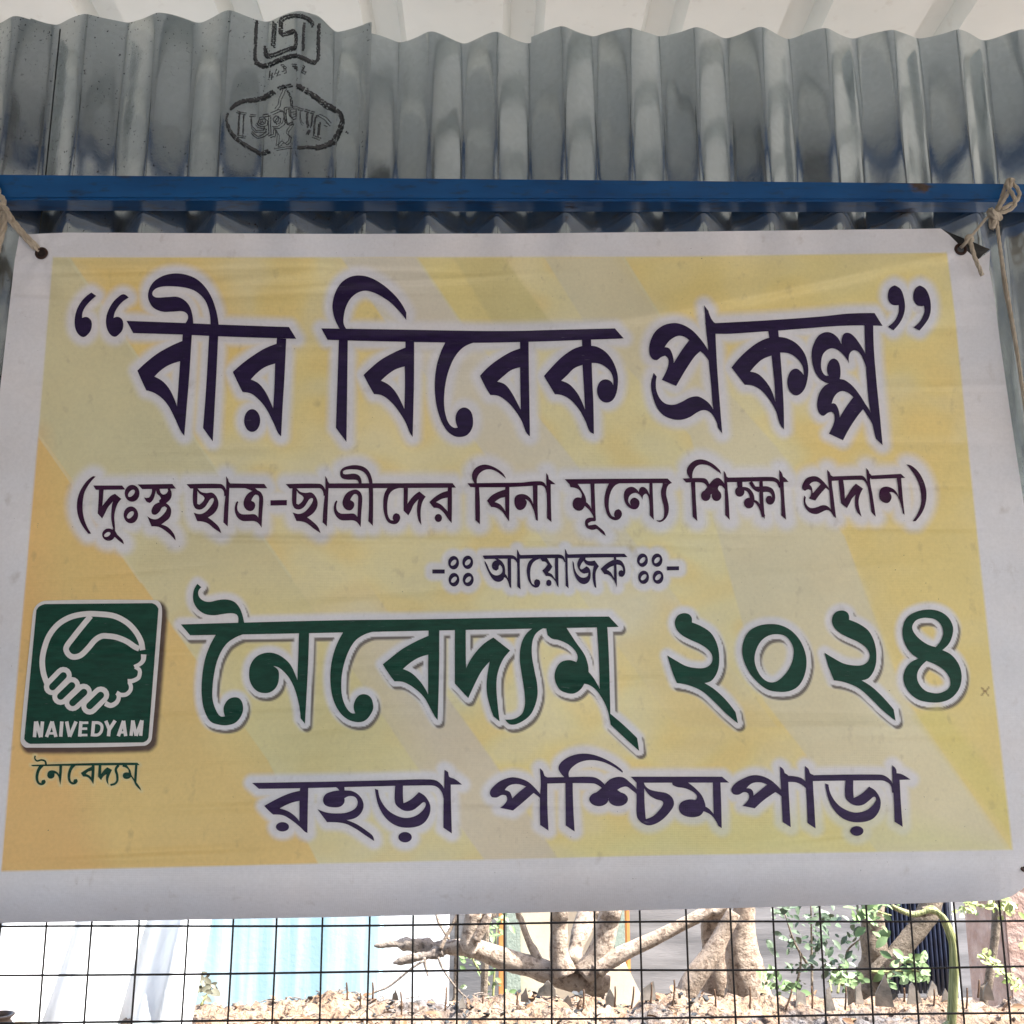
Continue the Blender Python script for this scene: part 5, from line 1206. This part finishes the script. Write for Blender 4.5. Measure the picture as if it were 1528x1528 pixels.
plant('wilted grey-green sprig before the pale blue wall, left of the broken limb', .98, [[(288, 1490), (292, 1462), (285, 1430)], [(300, 1500), (312, 1478)]],
      [(286, 1428, 3, 2), (296, 1458, 7, 7), (306, 1468, 7, 7), (315, 1482, 7, 5), (270, 1472, 4, 2)], 'leaf_g', .030)
plant('sparse light twiggy bush behind the many-stemmed tree', 2.2, [[(735, 1500), (738, 1440), (742, 1370)], [(730, 1470), (705, 1430), (700, 1390)]],
      [(740, 1390, 12, 10), (705, 1440, 14, 9), (735, 1480, 12, 8), (742, 1372, 8, 6)], 'leaf', .036)
bm = bmesh.new()
for _ in range(150):
    x, y = random.uniform(-.45, 1.3), random.uniform(YA+.06, YZ-.02)
    leaf(bm, Vector((x, y, hgt(x, y)+.004)), Vector((random.uniform(-1, 1), random.uniform(-1, 1), random.uniform(-.1, .45))), (Vector((0, 0, 1))+rdir()*.6).normalized(), random.uniform(.012, .030), random.uniform(.006, .014))
tag(obj('fallen_leaves', bm, M['dry']), kind='stuff')
# ------------------------------------------------------------------ what stands behind
def slab(name, px0, px1, Y, z0, z1, mat, thick=.15, label=None, cat=None, group=None, py=1430):
    a, b = P(px0, py, Y)[0], P(px1, py, Y)[0]; bm = bmesh.new(); box(bm, (a, Y, z0), (b, Y+thick, z1), .004)
    o = obj(name, bm, mat)
    return tag(o, label, cat, group) if label else o
slab('painted_wall', 60, 566, 3.0, 0, 2.6, M['cyan'], .15, 'pale blue limewashed wall with white streaks beyond the left of the fence', 'wall')
slab('white_wall', 566, 668, 3.25, 0, 2.6, M['whitewash'], .15, 'white plastered wall end right of the pale blue wall', 'wall')
slab('house_wall', 640, 1640, 5.2, 0, 3.2, M['concrete'], .2, 'grey plastered wall far behind the trees', 'wall')
slab('beige_pillar', 776, 922, 4.6, 0, 2.8, M['beige'], .25, 'wide beige plastered pillar behind the many-stemmed tree', 'pillar')
for a, b in ((755, 777), (917, 934)):
    lo_ = 'left' if a < 800 else 'right'
    slab('sage_panel', a, b, 4.5, 0, 2.6, M['lattice'], .08, 'sage green panel at the %s side of the beige pillar' % lo_, 'panel', 'sage panels by the pillar')
for a, b in ((744, 752), (935, 941)):
    lo_ = 'left' if a < 800 else 'right'
    slab('orange_post', a, b, 4.2, 0, 2.6, M['orange'], .05, 'thin orange post %s of the beige pillar' % lo_, 'post', 'orange posts by the pillar')
bm = bmesh.new(); a, b = P(918, 1440, 4.2), P(975, 1480, 4.2)
tri = [V(905, 1440, 4.1), V(935, 1440, 4.1), V(965, 1500, 4.1), V(905, 1500, 4.1)]
for t in (0, .1): [bm.verts.new(v+Vector((0, t, 0))) for v in tri]
bm.verts.ensure_lookup_table(); vv = bm.verts
bm.faces.new(vv[0:4]); bm.faces.new([vv[i] for i in (7, 6, 5, 4)])
for i in range(4): bm.faces.new((vv[i], vv[(i+1) % 4], vv[4+(i+1) % 4], vv[4+i]))
bmesh.ops.recalc_face_normals(bm, faces=bm.faces); o = obj('buttress', bm, M['beige']); tag(o, 'sloping pale buttress right of the tree fork', 'wall')
# ribbed screen: vertical round slats on two rails
scr = empty('ribbed_screen', V(1370, 1480, 2.0), 'navy blue screen of close vertical slats behind the forked tree', 'screen')
xa, xb = P(1318, 1430, 2.0)[0], P(1421, 1430, 2.0)[0]; ns = 15; zsb, zst = P(1370, 1482, 2.0)[2], P(1370, 1240, 2.0)[2]
for i in range(ns):
    x = xa+(xb-xa)*(i+.5)/ns; bm = bmesh.new(); r = (xb-xa)/ns*.42
    tube(bm, [Vector((x, 2.0, zsb)), Vector((x, 2.0, (zsb+zst)/2)), Vector((x, 2.0, zst))], [r]*3, 10, 0, True, i, 2); obj('slat', bm, M['navy'], scr, True)
bm = bmesh.new()
for z in (zsb+.03, zst-.04): box(bm, (xa, 2.012, z), (xb, 2.03, z+.03))
box(bm, (xa, 2.031, zsb), (xb, 2.037, zst)); obj('backboard', bm, M['navy'], scr)
bm = bmesh.new()
for x in (xa+.02, xb-.05): box(bm, (x, 2.04, 0), (x+.03, 2.07, zst))
obj('leg', bm, M['post'], scr)
slab('white_post', 1424, 1432, 2.0, 0, 2.2, M['whitewash'], .04, 'narrow white post right of the navy screen', 'post')
slab('downpipe', 1463, 1468, 2.6, P(1465, 1398, 2.6)[2], 2.4, M['navy'], .04, 'dark downpipe end behind the leaf spray', 'pipe')
slab('brick_pillar', 1505, 1600, 2.3, 0, 2.4, M['brick'], .3, 'rough pinkish brick pillar at the right end of the fence view', 'pillar')
# white tarpaulin hanging in folds over the wall at left
nx, nz = 90, 50; vs = []
ta, tb = P(-160, 1430, .62)[0], P(272, 1430, .62)[0]
for j in range(nz):
    t = j/(nz-1)
    for i in range(nx):
        s = i/(nx-1); x = ta+(tb-ta)*s - .10*t*s
        y = .60+.5*(1-t)**1.3+.045*math.sin(s*17+t*5)+.012*math.sin(s*41-t*6)+.02*noise.noise(Vector((s*6, t*6, 1)))
        vs.append((x, y, .25+(1-t)*1.35+.02*math.sin(s*9)))
o = mesh('tarpaulin', vs, [(j*nx+i, j*nx+i+1, (j+1)*nx+i+1, (j+1)*nx+i) for j in range(nz-1) for i in range(nx-1)], M['tarp'], smooth=True)
s = o.modifiers.new('t', 'SOLIDIFY'); s.thickness = .002
tag(o, 'white tarpaulin sloping in soft folds at the far left behind the fence', 'tarpaulin')
# brown pot rim at the lower left corner
c = V(-6, 1540, .20); bm = bmesh.new(); n = 48; r = 26*mpp(0, 1528, .2)
pr = [(.55, -.9), (.8, -.7), (1.0, -.35), (1.0, .1), (.82, .5), (.7, .62), (.8, .8), (.92, .86), (.92, .95), (.74, .95), (.62, .6)]
rings = [[bm.verts.new(c+Vector((r*a*math.cos(2*math.pi*k/n), r*a*math.sin(2*math.pi*k/n), r*h))) for k in range(n)] for a, h in pr]
for a, b in zip(rings, rings[1:]):
    for k in range(n): bm.faces.new((a[k], a[(k+1) % n], b[(k+1) % n], b[k]))
bm.faces.new(rings[0][::-1]); pot = tag(obj('clay_pot', bm, M['brown'], None, True), 'small brown clay pot at the lower left corner by the fence', 'pot')
zp = c.z-.9*r
bm = bmesh.new(); box(bm, (c.x-.06, .14, 0), (c.x+.06, .26, zp), .004); tag(obj('brick_stack', bm, M['brick']), 'short brick pier under the clay pot', 'pier')
